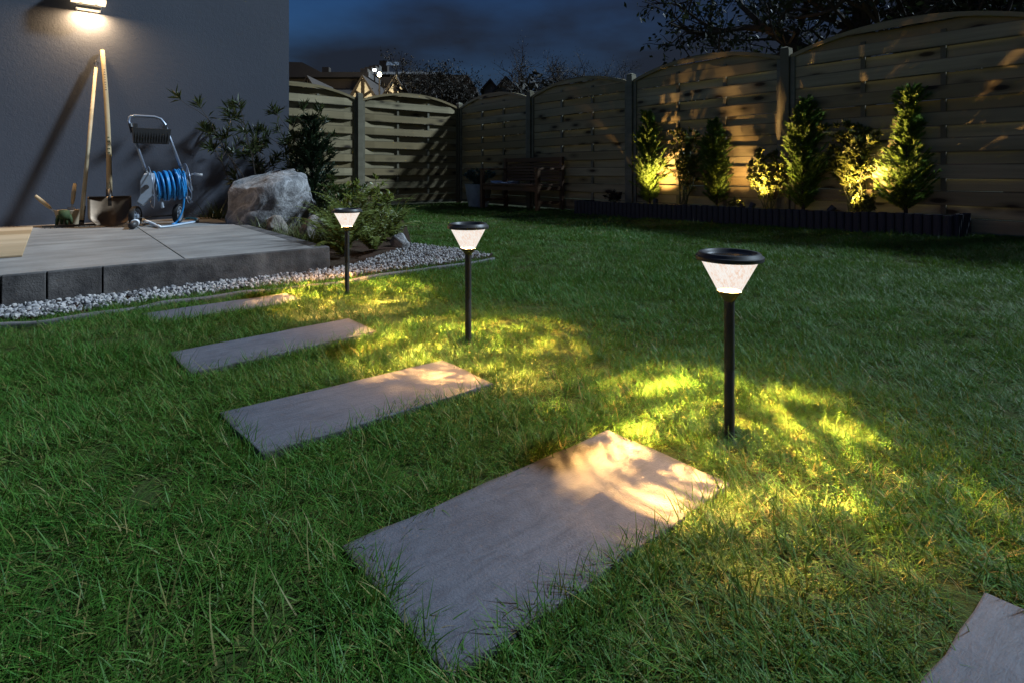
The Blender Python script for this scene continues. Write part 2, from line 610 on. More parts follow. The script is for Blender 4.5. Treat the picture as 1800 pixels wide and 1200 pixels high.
# polygons on the ground
TZ = 0.144                                                     # terrace height
TER = [SB(WS, 4.483), SB(5.246, 4.483), SB(5.246, 9.0), SB(WS, 9.0)]
gravel_front = [(-260, 612), (-100, 584), (0, 569), (100, 560), (233, 540), (300, 529), (400, 516), (470, 508), (560, 500), (630, 489), (723, 474), (793, 466), (868, 453)]
gravel_back = [(828, 445), (770, 437), (719, 431)]
GRAV = [at(*p) for p in gravel_front] + [at(*p) for p in gravel_back] + [at(690, 440), at(640, 462), at(600, 474), at(582, 478)] + [SB(5.20, 4.50), SB(5.20, 9.0)]
BEDPOLY = [SB(WS, 3.70), SB(WS, 4.52), SB(5.22, 4.50), at(582, 479), at(640, 464), at(700, 442), at(722, 430), at(716, 408), at(706, 388), at(690, 374), at(640, 369), at(560, 372)]

m = MB()
gp = [(p.x, p.y) for p in GRAV]
m.prism(gp, -.05, .012)
tag(obj('gravel_bed', m, M_SOIL), 'grey bed under the pebbles', kind='structure')
m = MB()
m.prism([(p.x, p.y) for p in BEDPOLY], -.05, .035)
tag(obj('planting_soil', m, M_SOIL), 'dark soil around the boulder and ferns', kind='structure')

# flexible edging strip between gravel and grass
pts = [at(*p, .02) for p in gravel_front]
m = MB()
sm_pts = []
for i in range(len(pts) - 1):
    for k in range(6):
        t = k / 6
        p0, p1, p2, p3 = pts[max(i - 1, 0)], pts[i], pts[i + 1], pts[min(i + 2, len(pts) - 1)]
        sm_pts.append(.5 * ((2 * p1) + (p2 - p0) * t + (2 * p0 - 5 * p1 + 4 * p2 - p3) * t * t + (3 * p1 - p0 - 3 * p2 + p3) * t ** 3))
sm_pts.append(pts[-1])
vs, fs = [], []
for i, p in enumerate(sm_pts):
    t = (sm_pts[min(i + 1, len(sm_pts) - 1)] - sm_pts[max(i - 1, 0)]); t.z = 0; t.normalize()
    n = Vector((-t.y, t.x, 0)) * .013
    zt = .021 + .003 * math.sin(i * .7)
    vs += [(p.x - n.x, p.y - n.y, -.05), (p.x - n.x, p.y - n.y, zt), (p.x + n.x, p.y + n.y, zt), (p.x + n.x, p.y + n.y, -.05)]
for i in range(len(sm_pts) - 1):
    for j in range(3):
        fs.append((i * 4 + j, i * 4 + j + 1, (i + 1) * 4 + j + 1, (i + 1) * 4 + j))
m.add(vs, fs)
o = obj('lawn_edging', m, M_EDGE, bevel=.006)
tag(o, 'grey curved edging strip between white pebbles and grass', 'edging')

# ------------------------------------------------------------------ house with its wall
hs = thing('house', 'grey rendered house wall standing behind the terrace', 'house', SB(WS, WB), ANG_B)
# local x along +B from the corner; the house runs to -x and back to +y
m = MB(); m.box((-3.0, 1.24, 2.6), (6.0, 2.48, 5.6))
obj('wall', m, M_WALL, hs)
m = MB(); m.box((-3.0, 1.24, 5.46), (6.10, 2.58, .10))
obj('roof', m, M_EDGE, hs)

# ------------------------------------------------------------------ terrace
ter = thing('terrace', 'raised paved terrace with dark concrete kerb in front of house wall', 'terrace', SB(5.246, 4.483), ANG_B)
ter['kind'] = 'structure'
# local frame: x along +B (terrace runs to -x), y along +A (back to the wall)
DEPTH = 5.246 - WS
m = MB(); m.box((-2.4, DEPTH / 2 + .05, TZ / 2 - .03), (4.7, DEPTH - .12, TZ - .06))
obj('base', m, M_KERB, ter)
rr = random.Random(3)


def ter_x(px, py):
    p = at(px, py, TZ); s, b = to_sb(p.x, p.y)
    return -(b - 4.483), 5.246 - s


x_j = [-.075] + [ter_x(*p)[0] for p in ((332, 455), (38, 452))]
# paving slabs: front row edge follows the kerb, joints along A
xs = [-.085, ter_x(290, 432)[0], ter_x(290, 432)[0] - 1.02, ter_x(290, 432)[0] - 2.04, ter_x(290, 432)[0] - 3.06]
ys = [.075, DEPTH - .22]
for i in range(len(xs) - 1):
    x1, x0 = xs[i], xs[i + 1]
    for (y0, y1) in ((.012, 1.16), (1.165, DEPTH - .20)):
        m = MB(); m.box(((x0 + x1) / 2, (y0 + y1) / 2, TZ - .02), (x1 - x0 - .006, y1 - y0 - .004, .04))
        o = obj('paving_slab', m, M_PAVE, ter, bevel=.002)
# narrow dark edge strip along the open right side and a brown strip by the wall
for k in range(4):
    L = (DEPTH - .02) / 4
    m = MB(); m.box((-.041, .012 + L * (k + .5), TZ - .028), (.078, L - .004, .05))
    obj('edge_strip', m, M_KERB, ter, bevel=.004)
for k in range(4):
    m = MB(); m.box((-.6 - k * 1.02, DEPTH - .10, TZ - .018), (1.01, .19, .04))
    obj('border_paver', m, mat_concrete('border_paver_stone', (.20, .16, .125), (.29, .235, .185), 7, .2) if k == 0 else bpy.data.materials['border_paver_stone'], ter, bevel=.002)
# front kerb blocks
kx = [0.0]
for px in (180, 82, 1):
    y = 460 if px > 100 else 478
    p = None
    # intersect the pixel column with the front face plane
    k = (px - 900) / F
    s = 5.25
    bb = (k * (Cn.y + A.y * -s) - (Cn.x - A.x * s)) / (-B.x + k * B.y)
    kx.append(-(bb - 4.483))
kx += [kx[-1] - .42, kx[-1] - .84, kx[-1] - 1.26, kx[-1] - 1.7, -4.5]
kx = sorted(set(kx), reverse=True)
for i in range(len(kx) - 1):
    x1, x0 = kx[i], kx[i + 1]
    if x1 - x0 < .05:
        continue
    h = TZ + .05
    m = MB()
    # slightly uneven, sloped front face
    n = max(2, int((x1 - x0) / .08))
    vs, fs = [], []
    for q in range(n + 1):
        x = x0 + .003 + (x1 - x0 - .006) * q / n
        for (yy, zz) in ((.05, -.05), (-.016 + rr.uniform(-.004, .004), -.05), (-.009 + rr.uniform(-.003, .003), TZ * .5), (-.003, TZ - .004), (.010, TZ - .001), (.05, TZ - .001)):
            vs.append((x, yy, zz))
    for q in range(n):
        for j in range(6):
            fs.append((q * 6 + j, q * 6 + (j + 1) % 6, (q + 1) * 6 + (j + 1) % 6, (q + 1) * 6 + j))
    fs.append(tuple(range(5, -1, -1))); fs.append(tuple(n * 6 + j for j in range(6)))
    m.add(vs, fs)
    obj('kerb_block', m, M_KERB, ter, smooth=False, bevel=.003)
# wooden deck boards laid at the left end of the terrace
p0 = ter_x(39, 452)
dk = thing('deck_tile', 'pale wooden deck tile lying on the terrace at its left end', 'deck', ter.matrix_basis @ Vector((0, 0, 0)), 0)
dk.location = SB(5.246, 4.483); dk.rotation_euler = (0, 0, ANG_B + R(0))
xr, yf = p0
yb = ter_x(39, 402)[1]
nb_ = 6
for i in range(nb_):
    y = yf + (yb - yf) * (i + .5) / nb_
    m = MB(); m.box((xr - .55, y, TZ + .006), (1.10, abs(yb - yf) / nb_ - .006, .010))
    obj('deck_board', m, M_DECK, dk, bevel=.002)

# ------------------------------------------------------------------ stepping stones
STONES = [
    ([(1068, 755), (1285, 850), (790, 1198), (600, 960)], 'big square edged slate stepping stone nearest the tallest looking lamp'),
    ([(778, 633), (868, 674), (460, 798), (385, 725)], 'long grey stepping stone with a bright spot beside the middle lamp'),
    ([(613, 560), (662, 582), (335, 656), (295, 620)], 'grey stepping stone between the farthest stone and the one with a bright spot'),
    ([(503, 516), (537, 528), (272, 569), (248, 552)], 'farthest grey stepping stone lying close to the white pebble strip'),
    ([(1730, 1040), (2045, 1180), (1880, 1560), (1560, 1290)], 'grey stepping stone cut off by the lower right corner of the photo'),
]
SPOLY = []
for pp, lab in STONES:
    P = [at(x, y, .016) for x, y in pp]
    SPOLY.append([(p.x, p.y) for p in P])
    c = sum(P, Vector()) / 4
    rot = math.atan2((P[0] - P[3]).y, (P[0] - P[3]).x)
    Mi = Matrix.Rotation(-rot, 4, 'Z') @ Matrix.Translation(-Vector((c.x, c.y, 0)))
    loc = [Mi @ p for p in P]
    poly = []
    rs = random.Random(len(SPOLY))
    for i in range(4):
        a, b = loc[i], loc[(i + 1) % 4]
        n = max(3, int((b - a).length / .05))
        nn = Vector((-(b - a).y, (b - a).x, 0)).normalized()
        for k in range(n):
            q = a.lerp(b, k / n)
            d = 0 if k == 0 else rs.uniform(-.0028, .0028)
            poly.append(((q + nn * d).x, (q + nn * d).y))
    if sum(poly[i][0] * poly[(i + 1) % len(poly)][1] - poly[(i + 1) % len(poly)][0] * poly[i][1] for i in range(len(poly))) < 0:
        poly.reverse()
    m = MB(); m.prism(poly, -.04, .018)
    o = obj('stepping_stone', m, M_SLAB, loc=(c.x, c.y, 0), rot=rot, bevel=.003)
    tag(o, lab, 'stepping stone', 'stepping stones across the lawn')

# ------------------------------------------------------------------ fence
PITCH = 1.935
PW = PITCH - .095                # panel width between the posts
ARC_E, ARC_P = 1.735, 1.90       # arch height at ends and middle


def arch(x):
    t = (x / PW) * 2 - 1
    return ARC_P - (ARC_P - ARC_E) * (t * t)


def slat(z0, z1, front, seed, n=10):
    """one bowed lamella; garden side is -y"""
    rs = random.Random(seed)
    x0, x1 = .028, PW - .028
    lim = lambda x: arch(x) - .026
    if z1 > lim(x0):
        xs_ = [x for x in np.linspace(x0, x1, 80) if lim(x) - z0 > .012]
        if len(xs_) < 6:
            return None
        x0, x1 = xs_[0], xs_[-1]
    vs, fs = [], []
    a1, a2 = rs.uniform(-.003, .003), rs.uniform(-.003, .003)
    for i in range(n + 1):
        x = x0 + (x1 - x0) * i / n
        t = (x - .028) / (PW - .056)
        bow = math.sin(math.pi * min(max(t, 0), 1)) ** .45
        bow = bow * (.023 + .006 * math.cos(4 * math.pi * t))
        y = -bow if front else bow
        top = min(z1, lim(x))
        zb = z0 + a1 * math.sin(5 * t + seed); zt = top + (a2 * math.sin(4 * t + seed * 2) if top == z1 else 0)
        vs += [(x, y - .004, zb), (x, y + .004, zb), (x, y + .004, zt), (x, y - .004, zt)]
    for i in range(n):
        for j in range(4):
            fs.append((i * 4 + j, (i + 1) * 4 + j, (i + 1) * 4 + (j + 1) % 4, i * 4 + (j + 1) % 4))
    fs.append((0, 1, 2, 3)); fs.append((n * 4 + 3, n * 4 + 2, n * 4 + 1, n * 4))
    q = MB(); q.add(vs, fs)
    return q.mesh('slat')


ROW = .110
SLATS = []
z = .07
k = 0
while z < ARC_P - .06:
    front = k % 2 == 0
    hgt_ = .117 if front else .1015
    SLATS.append((z - (.0035 if front else -.005), z - (.0035 if front else -.005) + hgt_, front))
    z += ROW; k += 1
SLAT_VARS = [[slat(a, b, f, 10 * i + j) for i, (a, b, f) in enumerate(SLATS)] for j in range(2)]


def rail_mesh(kind):
    q = MB()
    if kind == 'stile':
        q.box((0, 0, (ARC_E + .04) / 2), (.040, .046, ARC_E - .03))
    elif kind == 'batten':
        q.box((0, 0, .9), (.036, .022, 1.70))
    elif kind == 'bottom':
        q.box((PW / 2, 0, .055), (PW - .084, .044, .045))
    else:
        n = 18
        vs, fs = [], []
        for i in range(n + 1):
            x = PW * i / n
            za = arch(x)
            vs += [(x, -.026, za - .038), (x, .026, za - .038), (x, .026, za), (x, -.026, za)]
        for i in range(n):
            for j in range(4):
                fs.append((i * 4 + j, (i + 1) * 4 + j, (i + 1) * 4 + (j + 1) % 4, i * 4 + (j + 1) % 4))
        fs.append((0, 1, 2, 3)); fs.append((n * 4 + 3, n * 4 + 2, n * 4 + 1, n * 4))
        q.add(vs, fs)
    return q.mesh(kind)


RM = {k: rail_mesh(k) for k in ('stile', 'batten', 'bottom', 'arch')}


def fence_panel(p, rot, label, j):
    t = thing('woven_fence', label, 'fence panel', p, rot, 'woven wooden fence panels round the lawn')
    for me in SLAT_VARS[j % 2]:
        if me is not None:
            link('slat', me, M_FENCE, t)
    link('stile', RM['stile'], M_POST, t, loc=(.02, 0, 0)); link('stile', RM['stile'], M_POST, t, loc=(PW - .02, 0, 0))
    for x in (PW * .345, PW * .665):
        link('batten', RM['batten'], M_POST, t, loc=(x, 0, 0))
    link('bottom_rail', RM['bottom'], M_POST, t)
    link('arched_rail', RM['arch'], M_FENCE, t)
    return t


def fence_post(p, rot, label):
    t = thing('fence_post', label, 'fence post', p, rot, 'square posts between the fence panels')
    q = MB(); q.box((0, -.004, .86), (.086, .094, 1.86))
    obj('shaft', q, M_POST, t, bevel=.004)
    q = MB(); q.box((0, -.004, 1.80), (.080, .088, .018)); q.add([(-.04, -.048, 1.809), (.04, -.048, 1.809), (.04, .04, 1.809), (-.04, .04, 1.809), (0, -.004, 1.83)], [(0, 1, 4), (1, 2, 4), (2, 3, 4), (3, 0, 4)])
    obj('cap', q, M_POST, t)
    return t


rl = ['woven fence panel beside the corner behind the planter and bench', 'woven fence panel between the bench and the raised bed, over the small dark plant',
      'woven fence panel behind the three leftmost lit shrubs of the raised bed', 'tall looking woven fence panel with orange light behind the rightmost conifer',
      'woven fence panel running out of the photo at the right edge']
pl = ['corner post where the two fence runs meet', 'post rising behind the wooden bench', 'warm lit post left of the first conifer in the raised bed',
      'dark grey post behind the third conifer of the raised bed', 'post at the right end of the lit fence', 'last fence post of the right run']
for k in range(5):
    p = Cn - A * (k * PITCH + .0475)
    fence_panel((p.x, p.y, .0), ANG_A, rl[k], k)
for k in range(6):
    p = Cn - A * (k * PITCH)
    fence_post((p.x, p.y, 0), ANG_A, pl[k])
for k in range(2):
    p = Cn - B * ((k + 1) * PITCH - .0475)
    fence_panel((p.x, p.y, 0), ANG_B, ['woven fence panel facing us left of the corner, with reddish boards', 'woven fence panel partly hidden by house wall and dark conifer'][k], k + 1)
for k in range(1, 3):
    p = Cn - B * (k * PITCH)
    fence_post((p.x, p.y, 0), ANG_B, ['pale post left of the facing fence panel, behind the ferns', 'post hidden behind the house corner'][k - 1])

# ------------------------------------------------------------------ raised bed of palisades
BZ0, BH = .0, .175
s_l = 3.28; s_r = 7.22; b_f = .42
bed = thing('raised_bed', 'long dark palisade bed edging in front of the lit fence', 'flower bed', (0, 0, 0))


def palisade(s0, b0, s1, b1, n):
    me = None
    for i in range(n):
        t = (i + .5) / n
        s, b = s0 + (s1 - s0) * t, b0 + (b1 - b0) * t
        p = SB(s, b)
        L = math.hypot(s1 - s0, b1 - b0) / n
        if me is None:
            q = MB()
            pr = []
            for k in range(7):
                a = math.pi * k / 6
                pr.append((-math.cos(a) * (L * .5 - .001), -.012 - math.sin(a) * .018))
            pr = pr + [(L * .5 - .001, .02), (-L * .5 + .001, .02)]
            q.prism(pr, -.08, BH)
            me = q.mesh('palisade')
        d = SB(s1, b1) - SB(s0, b0)
        link('palisade', me, M_CHAR, bed, loc=(p.x, p.y, float(ground(p.x, p.y)) - .004 * (i % 2)), rot=math.atan2(d.y, d.x), smooth=False)


palisade(s_l, b_f, s_r, b_f, 64)
palisade(s_r + .0, b_f - .04, s_r + .02, .06, 7)
palisade(s_l, .06, s_l, b_f - .04, 6)
m = MB()
N = 40
vs, fs = [], []
for i in range(N + 1):
    s = s_l + .03 + (s_r - s_l - .06) * i / N
    for b in (b_f - .02, .25, .06):
        p = SB(s, b); vs.append((p.x, p.y, float(ground(p.x, p.y)) + BH - .03 + (.012 * math.sin(i * 1.7) if b == .25 else 0)))
for i in range(N):
    for j in range(2):
        fs.append((i * 3 + j, i * 3 + j + 1, (i + 1) * 3 + j + 1, (i + 1) * 3 + j))
m.add(vs, fs)
obj('soil', m, M_SOIL, bed)['kind'] = 'stuff'


def bedpt(px, b):
    k = (px - 900) / F
    s = (k * (Cn.y - B.y * b) - (Cn.x - B.x * b)) / (-A.x + k * A.y)
    p = SB(s, b)
    return Vector((p.x, p.y, float(ground(p.x, p.y)) + BH - .035))


# ------------------------------------------------------------------ plants
def conifer(px, b, h, rad, label, seed, mat=None, loc=None, n_br=300, prof=None, spray=1.0, dark=None, group='slim conifers in the raised bed', dens=1.0):
    rg = np.random.default_rng(seed)
    p = loc if loc is not None else bedpt(px, b)
    t = thing('conifer_shrub', label, 'conifer', p, 0, group)
    q = MB()
    bend = rg.uniform(-.05, .05, 2)
    spine = [Vector((bend[0] * (z / h) ** 2 * h, bend[1] * z / h, z)) for z in np.linspace(0, h * .94, 8)]
    q.tube(spine, [.014 * (1 - .85 * i / 7) * max(1, h) for i in range(8)], 6)
    obj('trunk', q, M_BARK, t, smooth=True)
    P, D, L, W = [], [], [], []
    lumps = rg.uniform(.55, 1.25, 12)
    for i in range(int(n_br * dens)):
        f = rg.beta(1.05, 1.25)
        z = .02 + f * h * .95
        az = rg.uniform(0, 2 * math.pi)
        if prof is None:
            r = rad * min(1, (1 - f) ** .75 * 1.15 + .05) * (.55 + .6 * min(1, f * 5))
        else:
            r = rad * prof(f)
        r *= lumps[int(f * 5.99) * 2 + int(az > math.pi)] * rg.uniform(.65, 1.15)
        k = int(f * 6.99)
        sp = spine[k].lerp(spine[min(k + 1, 7)], f * 7 - k)
        base = np.array([sp.x, sp.y, z])
        up = rg.uniform(.5, 1.3)
        d = unit(np.array([math.cos(az), math.sin(az), up]))
        blen = r * 1.25 + .03
        side = unit(np.cross(d, [0, 0, 1.0]))
        ax2 = unit(side + rg.normal(0, .4, 3))
        nl = int(22 + 26 * blen / .25)
        u = rg.random(nl) ** .8
        for uu in u:
            pos = base + d * blen * uu + np.array([0, 0, .05 * uu * uu * blen])
            sgn = 1 if rg.random() < .5 else -1
            spread = .9 * (1 - .5 * uu)
            dd = d + ax2 * sgn * rg.uniform(.2, 1.0) * spread + rg.normal(0, .18, 3)
            P.append(pos); D.append(dd); L.append(rg.uniform(.028, .06) * spray); W.append(rg.uniform(.008, .015) * spray)
    me = leaf_mesh('crown', P, D, L, W, .2, .05, rg)
    o = link('crown', me, mat or L_THUJA, t); o['kind'] = 'stuff'
    return t


def leafy_shrub(p, h, rad, n_stem, label, seed, mat, leaf=(.03, .012), per=26, name='leafy_shrub', cat='shrub', group=None, spread=.5, stem=M_STEM, whorl=0, bare=.25, droop=.0, lean=(0, 0)):
    rg = np.random.default_rng(seed)
    t = thing(name, label, cat, p, 0, group)
    q = MB()
    P, D, L, W = [], [], [], []

    def twig(a, b, r0, r1, n=4):
        pts = [a.lerp(b, i / n) + Vector(rg.normal(0, .012, 3)) * (1 if 0 < i < n else 0) for i in range(n + 1)]
        q.tube(pts, [r0 + (r1 - r0) * i / n for i in range(n + 1)], 4, False)
        return pts
    for i in range(n_stem):
        az = 2 * math.pi * (i + rg.uniform(-.3, .3)) / n_stem
        rr_ = rad * rg.uniform(.25, 1.0)
        top = Vector((math.cos(az) * rr_ + lean[0], math.sin(az) * rr_ + lean[1], h * rg.uniform(.65, 1.0)))
        b0 = Vector((math.cos(az) * .03, math.sin(az) * .03, 0))
        mid = b0.lerp(top, .5) + Vector((rg.normal(0, .03), rg.normal(0, .03), h * .04))
        pts = twig(b0, mid, .007, .005) + twig(mid, top, .005, .002)
        ends = [(pts[-1], (top - mid).normalized())]
        for j in range(5):
            k = int(rg.integers(3, len(pts) - 1))
            az2 = rg.uniform(0, 2 * math.pi)
            d = Vector((math.cos(az2) * spread * 1.6, math.sin(az2) * spread * 1.6, rg.uniform(.4, 1.1))).normalized()
            e = pts[k] + d * h * rg.uniform(.12, .28)
            tw = twig(pts[k], e, .003, .0012, 3)
            ends.append((e, d))
            if not whorl:
                pts_l = tw
                for w_ in range(per // 2):
                    u = rg.random()
                    pos = pts[k].lerp(e, u)
                    dd = d + Vector(rg.normal(0, .8, 3))
                    P.append(pos); D.append(dd); L.append(leaf[0] * rg.uniform(.6, 1.2)); W.append(leaf[1] * rg.uniform(.7, 1.2))
        for (e, d) in ends:
            nn = whorl or per // 2
            for w_ in range(nn):
                aw = rg.uniform(0, 2 * math.pi)
                o1 = d.orthogonal().normalized(); o2 = d.cross(o1)
                k2 = rg.uniform(.3, 1.3)
                dd = d * .7 + (o1 * math.cos(aw) + o2 * math.sin(aw)) * k2 - Vector((0, 0, droop))
                pos = e - d * rg.uniform(0, .06 if whorl else .03)
                P.append(pos); D.append(dd); L.append(leaf[0] * rg.uniform(.6, 1.2)); W.append(leaf[1] * rg.uniform(.7, 1.2))
        for w_ in range(per):
            k = int(rg.integers(int(len(pts) * bare), len(pts)))
            P.append(pts[k] + Vector(rg.normal(0, .01, 3))); D.append(Vector(rg.normal(0, 1, 3)) + Vector((0, 0, .5))); L.append(leaf[0] * rg.uniform(.6, 1.2)); W.append(leaf[1])
    obj('stem', q, stem, t)
    me = leaf_mesh('foliage', P, D, L, W, .18, .12, rg)
    o = link('foliage', me, mat, t); o['kind'] = 'stuff'
    return t


# raised bed planting, left to right
conifer(1142, .13, zof(190, bedpt(1142, .2).y) - bedpt(1142, .2).z, .19, 'leftmost lit conifer beside the warm fence post', 11)
conifer(1260, .13, zof(205, bedpt(1260, .2).y) - bedpt(1260, .2).z, .17, 'conifer between two leafy shrubs, second conifer from the left in the bed', 12)
conifer(1412, .13, zof(165, bedpt(1412, .2).y) - bedpt(1412, .2).z, .18, 'slender conifer right in front of the dark grey fence post', 13)
conifer(1592, .13, zof(150, bedpt(1592, .2).y) - bedpt(1592, .2).z, .19, 'tallest conifer at the right end of the raised bed', 14,
        prof=lambda f: (.75 + .3 * math.sin(f * 9)) * (1 - f) ** .45 + .05)
p = bedpt(1202, .13); leafy_shrub(p, zof(225, p.y) - p.z, .19, 11, 'twiggy leafy shrub between the two leftmost conifers', 21, L_SHRUB, (.036, .019), 75, group='leafy shrubs in the raised bed')
p = bedpt(1350, .13); leafy_shrub(p, zof(262, p.y) - p.z, .24, 13, 'low round golden leaved shrub in the middle of the raised bed', 22, L_SHRUB, (.034, .020), 80, group='leafy shrubs in the raised bed')
p = bedpt(1500, .12); leafy_shrub(p, zof(205, p.y) - p.z, .15, 11, 'upright shrub with long leaves left of the tallest conifer', 23, L_SHRUB, (.055, .018), 60, group='leafy shrubs in the raised bed', droop=.2)
p = bedpt(1520, .30); leafy_shrub(p, .17, .11, 8, 'tiny bushy plant at the foot of the tallest conifer', 24, L_SHRUB, (.026, .016), 60)
p = bedpt(1081, .28); leafy_shrub(p, .16, .10, 6, 'small dark reddish plant at the left end of the raised bed', 25, L_PLUM, (.04, .014), 16)
p = bedpt(1295, .34); leafy_shrub(p, .12, .07, 6, 'tiny lit plant in front of the second conifer', 26, L_SHRUB, (.022, .012), 20)

# spotlights in the bed
def bed_spot(px, b, aim, label, watts, size=88):
    p = bedpt(px, b)
    t = thing('garden_spotlight', label, 'spotlight', p, 0, 'small black spotlights in the raised bed')
    q = MB(); q.tube([(0, 0, -.05), (0, 0, .035)], .006, 8); obj('spike', q, M_BLACK, t)
    d = (Vector(aim) - (p + Vector((0, 0, .05)))).normalized()
    rotm = d.to_track_quat('Z', 'Y').to_matrix().to_4x4()
    Mx = Matrix.Translation((0, 0, .05)) @ rotm
    q = MB(); q.lathe([(.018, -.035), (.026, -.03), (.028, .028), (.024, .028), (.022, .012)], 20, Mx); obj('head', q, M_BLACK, t)
    q = MB(); q.lathe([(.021, .013), (.0215, .015), (.0, .016)], 20, Mx); obj('lens', q, mat_emit('spot_lens', (1, .75, .42), 12) if 'spot_lens' not in bpy.data.materials else bpy.data.materials['spot_lens'], t)
    ld = bpy.data.lights.new('spot_light', 'SPOT'); ld.energy = watts; ld.color = (1, .60, .22); ld.spot_size = R(size); ld.spot_blend = 1.0; ld.shadow_soft_size = .012
    lo = bpy.data.objects.new('spot_light', ld); COL.objects.link(lo); lo.parent = t
    lo.matrix_local = Matrix.Translation(Vector((0, 0, .05)) + d * .035) @ d.to_track_quat('-Z', 'Y').to_matrix().to_4x4()
    return t


def fence_pt(px, z):
    p = bedpt(px, .0); return Vector((p.x, p.y, z))


bed_spot(1152, .38, fence_pt(1165, .80), 'black spotlight in front of the leftmost conifer', SPOT_W * .9)
bed_spot(1304, .38, fence_pt(1255, .85), 'black spotlight at the foot of the second conifer', SPOT_W * .8)
bed_spot(1322, .37, fence_pt(1385, 1.05), 'black spotlight left of the low golden shrub', SPOT_W)
bed_spot(1462, .38, fence_pt(1640, 1.05), 'black spotlight left of the tiny bushy plant', SPOT_W * 1.6)


# ------------------------------------------------------------------ rocks
def rock(name, p, dims, label, seed, mat, rotz=0.0, cuts=16, sub=4):
    import bmesh
    rg = random.Random(seed)
    bm = bmesh.new(); bmesh.ops.create_icosphere(bm, subdivisions=sub + 1, radius=1)
    planes = []
    for _ in range(cuts):
        n = Vector((rg.gauss(0, 1), rg.gauss(0, 1), rg.gauss(0, .8))).normalized()
        planes.append((n, rg.uniform(.68, .93)))
    off = Vector((seed * 3.1, seed * 1.7, 0))
    for v in bm.verts:
        c = v.co.copy()
        for n, d in planes:
            k = c.dot(n)
            if k > d:
                c -= n * (k - d) * .92
        nz_ = mnoise.fractal(c * 1.6 + off, 1.0, 2.1, 6)
        rid = abs(mnoise.noise(c * 2.4 + off * 2))
        c *= 1 + .11 * nz_ - .12 * max(0, .2 - rid)
        v.co = Vector((c.x * dims[0], c.y * dims[1], c.z * dims[2]))
    me = bpy.data.meshes.new(name); bm.to_mesh(me); bm.free()
    o = link(name, me, mat, loc=p, rot=rotz, smooth=True)
    return tag(o, label, 'boulder' if name == 'boulder' else 'stone')


rock('boulder', col(484, 4.72, .235), (.415, .34, .385), 'large grey boulder beside the terrace edge under the wall shrub', 5, M_ROCK, .35, 14, 4)
rock('garden_stone', col(547, 4.15, .10), (.115, .10, .13), 'grey stone leaning between the boulder and the ferns', 9, M_ROCK2, .8, 12, 3)
rock('garden_stone', col(486, 4.35, .12), (.09, .08, .10), 'small brownish stone in front of the boulder among sedge', 12, M_ROCK2, .3, 10, 3)
rock('garden_stone', col(703, 3.90, .05), (.072, .06, .075), 'small pale stone on the gravel right of the ferns', 15, M_ROCK, .3, 14, 3)


# ------------------------------------------------------------------ ferns, sedge and wall shrubs
def frond_mesh(rg, L, arch_, width):
    """one fern frond growing along +x and arching over"""
    n = 26
    P, D, Ls, Ws = [], [], [], []
    pts = []
    a0 = R(72)
    x = z = 0.0
    for i in range(n + 1):
        u = i / n
        ang = a0 - arch_ * u ** 1.3
        pts.append((x, 0, z))
        x += math.cos(ang) * L / n; z += math.sin(ang) * L / n
    for i in range(3, n):
        u = i / n
        wl = width * math.sin(math.pi * min(1, (u * .92 + .08)) ** .8) + .006
        t = np.array(pts[i + 1]) - np.array(pts[i]); t /= np.linalg.norm(t)
        for sg in (-1, 1):
            for sub in range(2):
                q = np.array(pts[i]) + t * (L / n) * .5 * sub
                d = np.array([t[0] * .45, sg, t[2] * .45 - .12]) + rg.normal(0, .07, 3)
                P.append(q); D.append(d); Ls.append(wl * rg.uniform(.85, 1.1)); Ws.append(wl * .22 + .004)
    me = leaf_mesh('frond', P, D, Ls, Ws, .1, .15, rg)
    return me


rgf = np.random.default_rng(33)
FRONDS = [frond_mesh(rgf, L, R(a), w_) for (L, a, w_) in ((.56, 70, .058), (.62, 85, .062), (.50, 50, .050), (.58, 60, .055), (.42, 100, .05))]


def fern(p, n, sc, label, seed):
    rs = random.Random(seed)
    t = thing('fern', label, 'fern', p, 0, 'ferns between terrace and gravel')
    for i in range(n):
        me = FRONDS[rs.randrange(5)]
        o = link('frond', me, L_FERN, t, rot=(0, rs.uniform(-.35, .25), 2 * math.pi * (i + rs.uniform(-.3, .3)) / n))
        s = sc * rs.uniform(.7, 1.1); o.scale = (s, s, s)
    return t


fern(col(603, 3.32, .03), 17, .80, 'big fern right behind the farthest lamp beside the terrace corner', 1)
fern(col(655, 3.55, .03), 16, .72, 'fern right of the farthest lamp over the gravel edge', 2)
fern(col(622, 3.95, .03), 16, .95, 'upright fern behind the farthest lamp below the lime leaved shrub', 3)
fern(col(690, 4.25, .03), 14, .75, 'dark fern nearest the lawn behind the small pale stone', 4)
fern(col(586, 3.85, .03), 12, .70, 'fern next to the grey leaning stone', 5)


